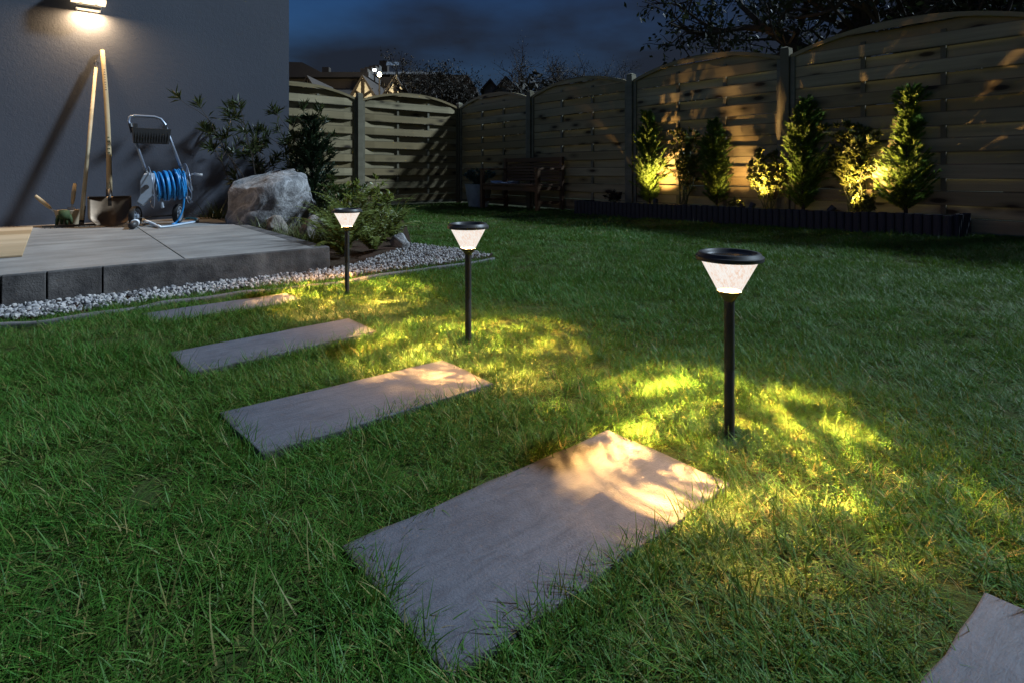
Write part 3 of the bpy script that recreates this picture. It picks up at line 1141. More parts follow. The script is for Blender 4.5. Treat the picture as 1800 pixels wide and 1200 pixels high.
def blade_tuft(name, p, n, L, label, cat, seed, mat, spread=.9, w_=.006, rad=.05):
    rg = np.random.default_rng(seed)
    t = thing(name, label, cat, p)
    P, D, Ls, Ws = [], [], [], []
    vs, fs, tint = [], [], []
    for i in range(n):
        az = rg.uniform(0, 2 * math.pi); le = L * rg.uniform(.5, 1.1); lean = rg.uniform(.05, spread); cv = rg.uniform(.4, 1.6)
        b = np.array([rg.normal(0, rad), rg.normal(0, rad), 0]); sd_ = np.array([-math.sin(az), math.cos(az), 0])
        cur = b.copy(); tt = rg.random()
        k0 = len(vs)
        for j in range(6):
            u = j / 5
            wj = w_ * (1 - u ** 2) * .5 + .0003
            vs += [tuple(cur - sd_ * wj), tuple(cur + sd_ * wj)]; tint += [tt, tt]
            a = lean + cv * u
            cur = cur + np.array([math.cos(az) * math.sin(a), math.sin(az) * math.sin(a), math.cos(a)]) * le / 5
        for j in range(5):
            fs.append((k0 + 2 * j, k0 + 2 * j + 1, k0 + 2 * j + 3, k0 + 2 * j + 2))
    q = MB(); q.add(vs, fs)
    me = q.mesh('foliage')
    a = me.attributes.new('tint', 'FLOAT', 'POINT'); a.data.foreach_set('value', np.array(tint, dtype=np.float32))
    o = link('foliage', me, mat, t, smooth=True); o['kind'] = 'stuff'
    return t


blade_tuft('grassy_plant', col(384, 4.98, .05), 150, .32, 'dark grassy plant between hose trolley and boulder', 'plant', 41, L_BAMBOO, .7, .010, .05)
blade_tuft('sedge', col(470, 4.42, .06), 260, .20, 'pale sedge tuft in front of the boulder by the terrace edge', 'sedge', 42, L_SEDGE, 1.0, .005, .07)
blade_tuft('sedge', col(516, 4.20, .05), 240, .18, 'pale sedge tuft between the small brownish stone and leaning stone', 'sedge', 43, L_SEDGE, 1.1, .005, .08)
blade_tuft('sedge', col(552, 3.95, .04), 200, .15, 'sedge tuft below the leaning grey stone at the terrace edge', 'sedge', 44, L_FERN, 1.1, .006, .07)
blade_tuft('iris_clump', col(668, 4.65, .03), 120, .42, 'clump of long arching blades beside the lawn behind the ferns', 'plant', 45, L_FERN, .8, .010, .08)

p = col(455, 4.98, .05)
leafy_shrub(p, 1.17, .42, 7, 'thin lance leaved shrub growing against the house wall', 51, L_BAMBOO, (.105, .016), 6, name='wall_shrub', spread=.55, stem=M_BARK, whorl=20, bare=.6, lean=(-.24, -.06))
p = col(525, 5.25, .05)
leafy_shrub(p, 1.22, .36, 8, 'lance leaved shrub in front of house corner beside the dark conifer', 52, L_BAMBOO, (.10, .015), 8, name='wall_shrub', spread=.55, stem=M_BARK, whorl=22, bare=.6)
p = col(552, 5.0, .03)
conifer(0, 0, 1.05, .17, 'dark narrow conifer behind the boulder in front of the fence', 53, L_YEW, p, 260, lambda f: (1 - f) ** .5 * (.7 + .5 * min(1, 3 * f)), .95, group='dark conifer')
p = col(596, 4.75, .03)
leafy_shrub(p, .50, .22, 7, 'mid green bushy shrub left of the lime leaved shrub', 54, mat_leaf('mid_green_leaves', (.03, .055, .012), (.07, .10, .025)), (.05, .02), 26)
p = col(645, 4.35, .03)
leafy_shrub(p, .50, .20, 6, 'lime leaved shrub with bright leaves above the farthest lamp', 55, L_LIME, (.048, .024), 14)

# ------------------------------------------------------------------ solar lamps
lamp_lab = ['solar lamp nearest to us beside the big slate stepping stone', 'solar lamp in the middle of the row beside the stone with a bright spot',
            'farthest solar lamp in front of the ferns']
lamp_pos = [at(1282, 757, .022), at(823, 594, .022), at(610, 511, .022)]
LH = .70 * (H - .022)            # total height above its foot
U = LH / 322.0                   # one photo pixel of the near lamp


def lathe_obj(name, prof, mat, parent, n=48, close=False, ang=30):
    q = MB(); q.lathe(prof, n, None, close)
    o = obj(name, q, mat, parent); auto(o, ang)
    return o


def make_lamp_light(t, rotz, k=0):
    ld = bpy.data.lights.new('lamp_light', 'POINT'); ld.energy = LAMP_W / 3; ld.color = (1.0, .49, .13); ld.shadow_soft_size = .008
    ld.use_nodes = True
    n = ld.node_tree.nodes; l = ld.node_tree.links
    em = [x for x in n if x.type == 'EMISSION'][0]
    tcn = n.new('ShaderNodeTexCoord')
    sx = n.new('ShaderNodeSeparateXYZ'); l.new(tcn.outputs['Normal'], sx.inputs[0])
    mz = n.new('ShaderNodeMath'); mz.operation = 'ABSOLUTE'; l.new(sx.outputs[2], mz.inputs[0])
    mz2 = n.new('ShaderNodeMath'); mz2.operation = 'MAXIMUM'; l.new(mz.outputs[0], mz2.inputs[0]); mz2.inputs[1].default_value = .12
    dx = n.new('ShaderNodeMath'); dx.operation = 'DIVIDE'; l.new(sx.outputs[0], dx.inputs[0]); l.new(mz2.outputs[0], dx.inputs[1])
    dy = n.new('ShaderNodeMath'); dy.operation = 'DIVIDE'; l.new(sx.outputs[1], dy.inputs[0]); l.new(mz2.outputs[0], dy.inputs[1])
    # the ripples of the shade focus the light into broken arcs round the post
    rx = n.new('ShaderNodeCombineXYZ'); l.new(dx.outputs[0], rx.inputs[0]); l.new(dy.outputs[0], rx.inputs[1])
    ln = n.new('ShaderNodeVectorMath'); ln.operation = 'LENGTH'; l.new(rx.outputs[0], ln.inputs[0])
    nm = n.new('ShaderNodeVectorMath'); nm.operation = 'NORMALIZE'; l.new(rx.outputs[0], nm.inputs[0])
    ns_ = n.new('ShaderNodeVectorMath'); ns_.operation = 'MULTIPLY'; l.new(nm.outputs[0], ns_.inputs[0]); ns_.inputs[1].default_value = (1.7, 1.7, 0)
    rz_ = n.new('ShaderNodeMath'); rz_.operation = 'MULTIPLY_ADD'; l.new(ln.outputs['Value'], rz_.inputs[0]); rz_.inputs[1].default_value = 6.4; rz_.inputs[2].default_value = rotz * 3.0
    cz = n.new('ShaderNodeCombineXYZ'); l.new(rz_.outputs[0], cz.inputs[2])
    cx = n.new('ShaderNodeVectorMath'); cx.operation = 'ADD'; l.new(ns_.outputs[0], cx.inputs[0]); l.new(cz.outputs[0], cx.inputs[1])
    tn = n.new('ShaderNodeTexNoise'); tn.inputs['Scale'].default_value = 1.5; tn.inputs['Detail'].default_value = 2.0; tn.inputs['Roughness'].default_value = .45; tn.inputs['Distortion'].default_value = .9
    l.new(cx.outputs[0], tn.inputs['Vector'])
    mr = n.new('ShaderNodeMapRange'); mr.interpolation_type = 'SMOOTHSTEP'
    mr.inputs[1].default_value = .555; mr.inputs[2].default_value = .635; mr.inputs[3].default_value = .0; mr.inputs[4].default_value = 15.0
    l.new(tn.outputs['Fac'], mr.inputs[0])
    fo = n.new('ShaderNodeMapRange'); fo.interpolation_type = 'SMOOTHSTEP'
    fo.inputs[1].default_value = .60; fo.inputs[2].default_value = .80; fo.inputs[3].default_value = .0; fo.inputs[4].default_value = 1.0
    l.new(mz.outputs[0], fo.inputs[0])
    mu = n.new('ShaderNodeMath'); mu.operation = 'MULTIPLY'; l.new(mr.outputs[0], mu.inputs[0]); l.new(fo.outputs[0], mu.inputs[1])
    fb = n.new('ShaderNodeMapRange'); fb.inputs[1].default_value = .45; fb.inputs[2].default_value = .97; fb.inputs[3].default_value = .075; fb.inputs[4].default_value = .85
    l.new(mz.outputs[0], fb.inputs[0])
    ad = n.new('ShaderNodeMath'); ad.operation = 'ADD'; l.new(mu.outputs[0], ad.inputs[0]); l.new(fb.outputs[0], ad.inputs[1])
    l.new(ad.outputs[0], em.inputs['Strength'])
    lo = bpy.data.objects.new('lamp_light', ld); COL.objects.link(lo); lo.parent = t
    a_ = rotz + k * 2.0944
    lo.location = (17 * U * math.cos(a_), 17 * U * math.sin(a_), LH - 20.5 * U)
    return lo


def make_lamp(label, p, rotz):
    t = thing('solar_lamp', label, 'garden lamp', p, 0, 'solar lamps along the stepping stones')
    r_c = 57.5 * U
    top = LH
    # pole in two pushed-together sections
    lathe_obj('pole', [(8.6 * U, -.05), (8.6 * U, 108 * U), (8.2 * U, 109 * U), (8.2 * U, 110 * U), (8.9 * U, 111 * U), (8.9 * U, top - 89 * U)], M_BLACK, t, 32)
    lathe_obj('collar', [(9.0 * U, top - 91 * U), (10.2 * U, top - 89 * U), (20.5 * U, top - 74.5 * U), (20.5 * U, top - 73 * U), (17 * U, top - 73.5 * U), (9 * U, top - 77 * U)], M_BLACK, t, 48)
    lathe_obj('diffuser', [(20.0 * U, top - 71 * U), (50 * U, top - 24 * U)], M_DIFF, t, 64).data
    d = [c for c in t.children if c.name.startswith('diffuser')][0]
    # open ended cone wall
    q = MB(); n = 64; vs, fs = [], []
    for (r, z) in ((20 * U, top - 73 * U), (30 * U, top - 54 * U), (40 * U, top - 35 * U), (50.5 * U, top - 15 * U)):
        vs += [(r * math.cos(2 * math.pi * j / n), r * math.sin(2 * math.pi * j / n), z) for j in range(n)]
    for i in range(3):
        for j in range(n):
            fs.append((i * n + j, i * n + (j + 1) % n, (i + 1) * n + (j + 1) % n, (i + 1) * n + j))
    q.add(vs, fs); me = q.mesh('diffuser'); me.materials.append(M_DIFF); me.shade_smooth(); d.data = me
    # cap ring with a recessed solar cell
    lathe_obj('cap', [(44 * U, top - 15.5 * U), (56.3 * U, top - 18 * U), (57.4 * U, top - 17 * U), (57.6 * U, top - 11.5 * U), (57 * U, top - 10.5 * U), (55.2 * U, top - 9.8 * U), (51.5 * U, top - 4.6 * U), (49.5 * U, top - 3.8 * U),
                      (46 * U, top - 4.1 * U), (43 * U, top - 8 * U), (42 * U, top - 10 * U), (0.01 * U, top - 10 * U)], M_BLACK, t, 64)
    cap = [c for c in t.children if c.name.startswith('cap')][0]
    lathe_obj('solar_panel', [(39 * U, top - 10.5 * U), (39 * U, top - 8.8 * U), (.01 * U, top - 8.6 * U)], M_PANEL, cap, 48)
    for k in range(3):                                  # three diodes under the cap
        make_lamp_light(t, rotz, k)
    return t


for i in range(3):
    make_lamp(lamp_lab[i], lamp_pos[i], (1.0, 4.3, 7.7)[i])

# ------------------------------------------------------------------ wall lamp
def on_wall(px, z, out=.0):
    k = (px - 900) / F
    s = WS + out
    bb = (k * (Cn.y - A.y * s) - (Cn.x - A.x * s)) / (-B.x + k * B.y)
    return SB(s, bb, z)


pw = on_wall(155, 0)
zt = zof(12, pw.y)
wl = thing('wall_lamp', 'lit rectangular lamp on the house wall above the garden tools', 'wall lamp', (pw.x, pw.y, zt), ANG_B)
q = MB(); q.box((0, -.005, .10), (.10, .012, .16)); obj('mounting_plate', q, M_STEEL, wl)
q = MB(); q.box((0, -.075, .115), (.235, .13, .13)); obj('housing', q, M_STEEL, wl, bevel=.004)
q = MB(); q.box((0, -.075, .026), (.225, .122, .026)); obj('lens', q, mat_emit('wall_lamp_lens', (1.0, .74, .44), .55), wl, bevel=.003)
q = MB(); q.box((0, -.06, -.028), (.165, .085, .028)); obj('sensor', q, M_STEEL, wl, bevel=.004)
q = MB(); q.box((-.05, -.05, -.004), (.02, .03, .03)); obj('sensor_bracket', q, M_STEEL, wl)
q = MB(); q.box((.05, -.05, -.004), (.02, .03, .03)); obj('sensor_bracket', q, M_STEEL, wl)
q = MB(); q.box((0, -.06, -.0435), (.14, .065, .002)); obj('lower_lens', q, bpy.data.materials['wall_lamp_lens'], wl)
ld = bpy.data.lights.new('wall_light', 'AREA'); ld.shape = 'RECTANGLE'; ld.size = .15; ld.size_y = .075; ld.energy = WALL_W; ld.color = (1.0, .66, .34)
lo = bpy.data.objects.new('wall_light', ld); COL.objects.link(lo); lo.parent = wl; lo.location = (0, -.065, -.047)

# ------------------------------------------------------------------ garden tools on the terrace
def on_ter(px, py, lift=0.0):
    p = at(px, py, TZ); p.z = TZ + lift; return p


# rake: head on the terrace, handle leaning on the wall
rk_p = on_ter(143, 399)
rk = thing('rake', 'garden rake with pale wooden handle and black loop leaning on wall', 'rake', rk_p, ANG_B)
Mi = rk.matrix_basis.inverted() if False else (Matrix.Translation(rk_p) @ Matrix.Rotation(ANG_B, 4, 'Z')).inverted()
top = on_wall(169, 0, .05); top.z = zof(118, top.y)
e = Mi @ top
q = MB(); q.tube([Vector((0, 0, .05)), e], [.0145, .0125], 10); obj('handle', q, M_ASH, rk, smooth=True)
d = e.normalized()
q = MB(); q.tube([e - d * .006, e + d * .012], .0135, 10)
q.tube([e + d * .01 + Vector((.012 * math.cos(a), 0, .018 + .020 * math.sin(a))) for a in np.linspace(-math.pi / 2, 1.5 * math.pi, 13)], .003, 6)
obj('hanging_loop', q, M_BLACK, rk)
q = MB(); q.tube([(0, 0, .02), d * .16], .017, 10); q.tube([(0, -.005, .03), (0, -.02, .018)], .01, 8); obj('socket', q, M_IRON, rk)
hw = .5 * 105 / F * rk_p.y
q = MB(); q.box((0, -.02, .014), (2 * hw, .018, .014)); obj('crossbar', q, M_IRON, rk)
for i in range(14):
    x = -hw + 2 * hw * (i + .5) / 14
    q = MB(); q.box((x, -.034, .007), (.006, .014, .012), None, .5); obj('tine', q, M_IRON, rk)

# shovel
sh_p = on_ter(193, 398.5)
sh = thing('shovel', 'long handled shovel with wide worn metal blade leaning on wall', 'shovel', sh_p, ANG_B)
Mi = (Matrix.Translation(sh_p) @ Matrix.Rotation(ANG_B, 4, 'Z')).inverted()
top = on_wall(180, 0, .025); top.z = zof(89, top.y)
e = Mi @ top
d = e.normalized()
k0 = Vector((.0, 0.035, .20))
pts = [k0 + (e - k0) * t + Vector((.012 * math.sin(math.pi * t), 0, 0)) for t in np.linspace(0, 1, 10)]
q = MB(); q.tube(pts, [.019, .019, .018, .0175, .017, .017, .0165, .0165, .016, .0155], 12); obj('handle', q, M_ASH, sh, smooth=True)
# stamped marks on the handle: dark print with green label
q = MB()
for i, t in enumerate((.30, .325, .35, .375, .40)):
    c = k0 + (e - k0) * t + Vector((.012 * math.sin(math.pi * t), -.0165, 0))
    q.box(c, (.018 if i % 2 else .012, .003, .014))
obj('print', q, M_GLOVE, sh)
q = MB()
for i, t in enumerate(np.linspace(.72, .86, 9)):
    c = k0 + (e - k0) * t + Vector((.012 * math.sin(math.pi * t), -.0152, 0))
    q.box(c, (.008 if i % 3 else .012, .003, .011))
obj('print', q, M_BLACK, sh)
q = MB(); q.tube([k0 - (e - k0).normalized() * .05, k0 + (e - k0).normalized() * .085], [.022, .0205], 12); obj('socket', q, M_IRON, sh, smooth=True)
# blade: flat topped, rounded sides, dished
nx, ny = 14, 12
vs, fs = [], []
bw, bh = .5 * 62 / F * sh_p.y, .225
for j in range(ny + 1):
    v = j / ny
    wj = bw * (1.0 if v > .3 else .62 + .38 * math.sin(v / .3 * math.pi / 2))
    for i in range(nx + 1):
        u = i / nx * 2 - 1
        dish = .028 * (u * u) * (1 - .2 * v) + .012 * (1 - v) ** 2
        z = .004 + bh * v * (1 if v > 0 else 1) + (1 - v) * .02 * u * u
        y = -.045 + .075 * v - dish
        crease = -.006 * math.exp(-(u * 5) ** 2) * v
        vs.append((u * wj, y + crease, z))
for j in range(ny):
    for i in range(nx):
        a = j * (nx + 1) + i
        fs.append((a, a + 1, a + nx + 2, a + nx + 1))
q = MB(); q.add(vs, fs); o = obj('blade', q, M_BRASS, sh, smooth=True)
md = o.modifiers.new('thickness', 'SOLIDIFY'); md.thickness = .003
q = MB(); q.box((-bw * .55, .012, bh + .004), (bw * .8, .03, .006)); obj('tread', q, M_IRON, sh)
q = MB(); q.box((bw * .55, .012, bh + .004), (bw * .8, .03, .006)); obj('tread', q, M_IRON, sh)

# small tools in a canvas tub
tb_p = on_ter(120, 398)
tb = thing('tool_tub', 'small beige canvas tub of hand tools at the rake head', 'tub', tb_p, ANG_B)
q = MB(); q.lathe([(.055, 0), (.062, .01), (.085, .12), (.088, .125), (.082, .12), (.058, .02), (.0, .018)], 24); obj('tub_wall', q, M_CANVAS, tb, smooth=True)
for (nm, lab, x, y, lean, az, hl, blade) in (('hand_trowel', 'hand trowel standing upright in the canvas tub, wooden grip up', .0, .02, .1, .5, .20, True), ('hand_fork', 'hand tool with wooden grip leaning left in the canvas tub', -.03, .0, .75, 3.6, .17, False)):
    ht = thing(nm, lab, 'hand tool', tb_p + Vector((x, y, .05)))
    dd = Vector((math.sin(lean) * math.cos(az), math.sin(lean) * math.sin(az), math.cos(lean)))
    q = MB(); q.tube([dd * .12, dd * .15, dd * .2, dd * (.12 + hl * .8)], [.009, .013, .015, .011], 10); obj('grip', q, M_ASH, ht, smooth=True)
    q = MB(); q.tube([dd * .0, dd * .13], .006, 8)
    if blade:
        q.box(dd * .04, (.055, .006, .11))
    else:
        for xx in (-.018, 0, .018):
            q.tube([dd * .04 + Vector((xx, 0, 0)), dd * -.02 + Vector((xx * 1.2, 0, 0))], .004, 6)
    obj('metal_head', q, M_STEEL, ht)
tr = thing('dibber_blade', 'pale steel planting blade lying across the canvas tub rim', 'hand tool', tb_p + Vector((-.045, -.03, .12)), ANG_B)
q = MB(); q.box((-.01, 0, .0), (.08, .045, .005), Matrix.Rotation(.35, 3, 'Y')); obj('metal_head', q, M_STEEL, tr)
q = MB(); q.box((.13, .02, .005), (.06, .04, .005), Matrix.Rotation(-.3, 3, 'Y')); obj('metal_head', q, M_STEEL, tr)
gl = thing('garden_glove', 'crumpled dark green garden glove hanging over the canvas tub', 'glove', tb_p + Vector((.03, -.075, .06)), ANG_B)
q = MB()
for i in range(4):
    q.tube([(-.03 + .02 * i, -.005, .03), (-.04 + .026 * i, -.02, .0), (-.045 + .03 * i, -.022, -.045 + .008 * (i % 2))], [.014, .012, .008], 8)
q.tube([(0, .0, .06), (0, -.012, .03), (0, -.018, .0)], [.035, .036, .034], 10)
obj('glove_body', q, M_GLOVE, gl, smooth=True)

# ------------------------------------------------------------------ hose trolley
# build in its own frame: x to the right (along the wall), y to the wall, z up
ht_p = on_ter(283, 397)
TX = ht_p.y / F                   # metres per photo pixel at the trolley
tro = thing('hose_trolley', 'blue hose reel on a wheeled tube frame trolley against the wall', 'hose trolley', ht_p, ANG_B)


def tp(px, py, y):
    """trolley point that shows at the photo pixel, y metres behind the foot line"""
    base = ht_p + Vector((A.x * y, A.y * y, 0))
    k = (px - 900) / F
    # move along B until the column fits
    t = (k * base.y - base.x) / (B.x - k * B.y)
    P = base + Vector((B.x * t, B.y * t, 0))
    z = zof(py, P.y)
    Mi_ = (Matrix.Translation(ht_p) @ Matrix.Rotation(ANG_B, 4, 'Z')).inverted()
    return Mi_ @ Vector((P.x, P.y, z))


# tubes: two legs and a bent handle bar
hl = [tp(256, 300, .10), tp(233, 234, .20), tp(226, 214, .23), tp(228, 206, .236), tp(236, 204, .24)]
hr = [tp(319, 297, .10), tp(296, 236, .20), tp(290, 219, .22), tp(283, 210, .235), tp(272, 206, .24)]
q = MB(); q.tube(hl + hr[::-1], .0105, 10); obj('handle', q, M_ALU, tro, smooth=True)
for a, b in ((tp(229, 218, .222), tp(233, 234, .20)), (tp(290, 222, .22), tp(295, 236, .20))):
    q = MB(); q.tube([a, b], .0145, 10); obj('grip_joint', q, M_BLACK, tro)
# accessory basket hanging between the tubes
c = tp(266, 240, .17)
q = MB()
bw_, bd, bhh = .5 * 58 * TX, .075, .118
vs = [(-bw_ * .9, -bd / 2, -bhh / 2), (bw_ * .9, -bd / 2, -bhh / 2), (bw_ * .9, bd / 2, -bhh / 2), (-bw_ * .9, bd / 2, -bhh / 2), (-bw_, -bd * .7, bhh / 2), (bw_, -bd * .7, bhh / 2), (bw_, bd * .7, bhh / 2), (-bw_, bd * .7, bhh / 2)]
q.add([Vector(v) + c for v in vs], [(3, 2, 1, 0), (0, 1, 5, 4), (1, 2, 6, 5), (2, 3, 7, 6), (3, 0, 4, 7)])
bk = obj('basket', q, M_BLACK, tro); md = bk.modifiers.new('thickness', 'SOLIDIFY'); md.thickness = .004
for i in range(13):
    x = -bw_ * .85 + 1.7 * bw_ * i / 12
    q = MB(); q.box(c + Vector((x, -bd * .62, 0)), (.004, .006, bhh * .92)); obj('basket_rib', q, M_BLACK, bk)
for x in (-bw_ * .82, bw_ * .72):
    q = MB(); q.box(c + Vector((x, .0, bhh / 2 + .018)), (.026, .04, .035)); obj('basket_hook', q, M_BLACK, bk)
# drum axis from the left cover to the right cover
dl, dr = tp(262, 330, .09), tp(330, 323, .09)
ax = (dr - dl).normalized()
rot_ax = ax.to_track_quat('Z', 'Y').to_matrix().to_4x4()
MD = Matrix.Translation(dl) @ rot_ax
WD = (dr - dl).length
q = MB(); q.lathe([(.045, .02), (.045, WD)], 20, MD); obj('drum', q, M_GREYP, tro, smooth=False)
# coils of hose
q = MB()
pts = []
rs = random.Random(4)
for layer, (rr0, turns) in enumerate(((.078, 11), (.098, 10), (.116, 8))):
    for i in range(turns * 22):
        a = 2 * math.pi * i / 22
        u = i / (turns * 22)
        if layer % 2:
            u = 1 - u
        r_ = rr0 + .004 * math.sin(a * .37 + layer) + .003 * math.sin(2.1 * a)
        z = .045 + (WD - .07) * u + .010 * math.sin(a * .29 + layer * 2)
        pts.append(MD @ Vector((r_ * math.cos(a), r_ * math.sin(a), z)))
q.tube(pts, .0088, 6, False)
o = obj('hose_coil', q, M_HOSE, tro, smooth=True)
# side discs: wire rings and a grey left cover
for z0, nm in ((.01, 'ring'), (WD - .005, 'ring')):
    q = MB(); q.tube([MD @ Vector((.163 * math.cos(a), .163 * math.sin(a), z0)) for a in np.linspace(0, 2 * math.pi, 41)], .0035, 6, False); obj('reel_ring', q, M_ALU, tro, smooth=True)
    for k in range(4):
        a = k * math.pi / 2 + .5
        q = MB(); q.tube([MD @ Vector((.04 * math.cos(a), .04 * math.sin(a), z0)), MD @ Vector((.163 * math.cos(a), .163 * math.sin(a), z0))], .004, 6); obj('reel_spoke', q, M_ALU, tro)
cov = [tp(262, 304, .03), tp(272, 305, .03), tp(279, 322, .03), tp(279, 342, .03), tp(264, 352, .03), tp(253, 363, .03), tp(243, 357, .03), tp(249, 345, .03), tp(249, 318, .03), tp(256, 305, .03)]
q = MB()
n = len(cov)
cc = sum(cov, Vector()) / n
fr = [Vector((v.x - .012, v.y - .03, v.z)) for v in cov]
frs = [cc + (v - cc) * .9 + Vector((-.02, -.045, 0)) for v in cov]
q.add(cov + fr + frs, [tuple(range(n - 1, -1, -1))] + [(i, (i + 1) % n, n + (i + 1) % n, n + i) for i in range(n)] + [(n + i, n + (i + 1) % n, 2 * n + (i + 1) % n, 2 * n + i) for i in range(n)] + [tuple(2 * n + i for i in range(n))])
cv = obj('side_cover', q, M_GREYP, tro, bevel=.004)
hb = cc + Vector((-.02, -.05, .01))
q = MB(); q.tube([hb, hb + Vector((0, -.012, 0))], .018, 18); obj('hub_badge', q, M_BLACK, cv)
q = MB(); q.tube([tp(256, 302, .10), tp(262, 312, .09)], .015, 10); obj('frame_joint', q, M_BLACK, tro)
q = MB(); q.tube([tp(319, 298, .10), tp(323, 308, .09)], .015, 10); obj('frame_joint', q, M_BLACK, tro)
# right cover with crank
q = MB(); q.tube([tp(324, 304, .09), tp(331, 318, .09), tp(337, 336, .085)], [.012, .016, .01], 8); obj('side_bracket', q, M_GREYP, tro, smooth=True)
q = MB(); q.tube([tp(331, 309, .07), tp(343, 305, .06)], .007, 8); q.tube([tp(341, 306, .06), tp(356, 308, .05)], .011, 10); obj('crank', q, M_WHITE, tro, smooth=True)
# feet struts to the ground
q = MB(); q.tube([tp(283, 349, .03), tp(286, 366, .01)], .012, 8); obj('support_foot', q, M_GREYP, tro)
q = MB(); q.tube([tp(331, 346, .03), tp(338, 357, .02)], .008, 8); obj('support_foot', q, M_GREYP, tro)
# axle, wheels
wl_c, wr_c = tp(238, 384, .05), tp(313, 378, .16)
q = MB(); q.tube([wl_c, wr_c], .006, 8); obj('axle', q, M_IRON, tro)
for c, r_ in ((wl_c, .078), (wr_c, .078)):
    Mw = Matrix.Translation(Vector((c.x, c.y, r_ - .0))) @ Matrix.Rotation(R(-28), 4, 'Z') @ Matrix.Rotation(R(90), 4, 'Y')
    wh = bpy.data.objects.new('wheel', None); COL.objects.link(wh); wh.parent = tro
    q = MB(); q.lathe([(r_ * .76, -.016), (r_ * .95, -.018), (r_, -.012), (r_, .012), (r_ * .95, .018), (r_ * .76, .016)], 32, Mw, True); auto(obj('tyre', q, M_RUBBER, wh))
    q = MB(); q.lathe([(r_ * .66, -.014), (r_ * .77, -.014), (r_ * .77, .014), (r_ * .66, .014)], 32, Mw, True)
    q.lathe([(.018, -.02), (.018, .02)], 16, Mw)
    for k in range(6):
        a = k * math.pi / 3
        q.box((0, 0, 0), (.001, .001, .001), None, 1, Mw)
        q.box((r_ * .43 * math.cos(a), r_ * .43 * math.sin(a), 0), (r_ * .5, .013, .016), Matrix.Rotation(a, 3, 'Z'), 1, Mw)
    obj('rim', q, M_GREYP, wh)
# loose hose running down to the spray gun on the paving
hz = [tp(308, 303, .0), tp(318, 318, -.02), tp(323, 340, -.03), tp(322, 365, -.035), tp(316, 382, -.04), tp(309, 392, -.04)]
gz = lambda px, py: Vector((lambda P: (Matrix.Translation(ht_p) @ Matrix.Rotation(ANG_B, 4, 'Z')).inverted() @ P)(on_ter(px, py, .009)))
hz += [gz(303, 397), gz(318, 396), gz(340, 392), gz(347, 388), gz(338, 386), gz(325, 387)]


def spline(pts, k=8):
    out = []
    for i in range(len(pts) - 1):
        p0, p1, p2, p3 = pts[max(i - 1, 0)], pts[i], pts[i + 1], pts[min(i + 2, len(pts) - 1)]
        for j in range(k):
            t = j / k
            out.append(.5 * ((2 * p1) + (p2 - p0) * t + (2 * p0 - 5 * p1 + 4 * p2 - p3) * t * t + (3 * p1 - p0 - 3 * p2 + p3) * t ** 3))
    return out + [pts[-1]]


q = MB(); q.tube(spline(hz[:9] + hz[9:]), .0075, 8); obj('loose_hose', q, M_HOSE, tro, smooth=True)
q = MB(); q.tube(spline([gz(347, 388), gz(344, 392), gz(322, 396), gz(300, 400), gz(280, 402)]), .0075, 8); obj('loose_hose', q, M_HOSEG, tro, smooth=True)
sg = thing('spray_gun', 'white and black hose spray gun lying on the terrace paving', 'spray gun', on_ter(258, 400), ANG_B)
Mi = (Matrix.Translation(on_ter(258, 400)) @ Matrix.Rotation(ANG_B, 4, 'Z')).inverted()
gp_ = lambda px, py, l: Mi @ on_ter(px, py, l)
q = MB(); q.tube([gp_(281, 402, .012), gp_(270, 399, .016), gp_(260, 398, .030), gp_(247, 394, .040)], [.011, .014, .015, .012], 10); obj('grip', q, M_WHITE, sg, smooth=True)
q = MB(); q.tube([gp_(279, 401, .012), gp_(275, 400, .013)], .0155, 10); obj('collar', q, M_BLACK, sg)
q = MB(); q.tube([gp_(267, 398, .02), gp_(255, 399, .03)], [.012, .009], 8); obj('grip_pad', q, M_BLACK, sg)
q = MB(); q.tube([gp_(240, 397, .03), gp_(236, 401, .028), gp_(232, 404, .027)], [.024, .026, .025], 18); obj('nozzle', q, M_BLACK, sg, smooth=True)
q = MB(); q.tube([gp_(238, 398, .03), gp_(236.5, 400, .029)], .029, 18); obj('nozzle_ring', q, M_WHITE, sg, smooth=True)
q = MB(); q.tube([gp_(248, 392, .042), gp_(242, 394, .05), gp_(238, 392, .046), gp_(243, 390, .045)], .006, 8); obj('trigger', q, M_WHITE, sg, smooth=True)

# ------------------------------------------------------------------ bench, planters, cloth
def sb_solve(px, b):
    k = (px - 900) / F
    return (k * (Cn.y - B.y * b) - (Cn.x - B.x * b)) / (-A.x + k * A.y)


s0, s1 = sb_solve(848, .56), sb_solve(945, .56)
bl = s1 - s0
bn = thing('garden_bench', 'dark wooden garden bench with armrests against the fence', 'bench', SB(s0, .56), ANG_A)
# local: x along the seat, y towards the fence (0 front .. .49 back)
BD = .47
q = MB(); q.box((.0, 0, .30), (.055, .055, .60)); o = obj('leg', q, M_BENCH, bn, bevel=.003)
for x, y, h in ((bl, 0, .60),):
    q = MB(); q.box((x, y, h / 2), (.055, .055, h)); obj('leg', q, M_BENCH, bn, bevel=.003)
for x in (0, bl):
    q = MB(); q.box((x, BD + .0, .39), (.055, .05, .78)); obj('leg', q, M_BENCH, bn, bevel=.003)
    q = MB(); q.box((x, BD / 2 - .01, .605), (.062, BD + .06, .026)); obj('armrest', q, M_BENCH, bn, bevel=.004)
    q = MB(); q.box((x, BD / 2, .33), (.035, BD - .06, .05)); obj('side_rail', q, M_BENCH, bn)
    q = MB(); q.box((x, BD / 2, .13), (.032, BD - .06, .04)); obj('side_stretcher', q, M_BENCH, bn)
for i in range(5):
    q = MB(); q.box((bl / 2, .0 + .092 * i, .378), (bl + (.02 if i else -.06), .078, .02)); obj('seat_slat', q, M_BENCH, bn, bevel=.002)
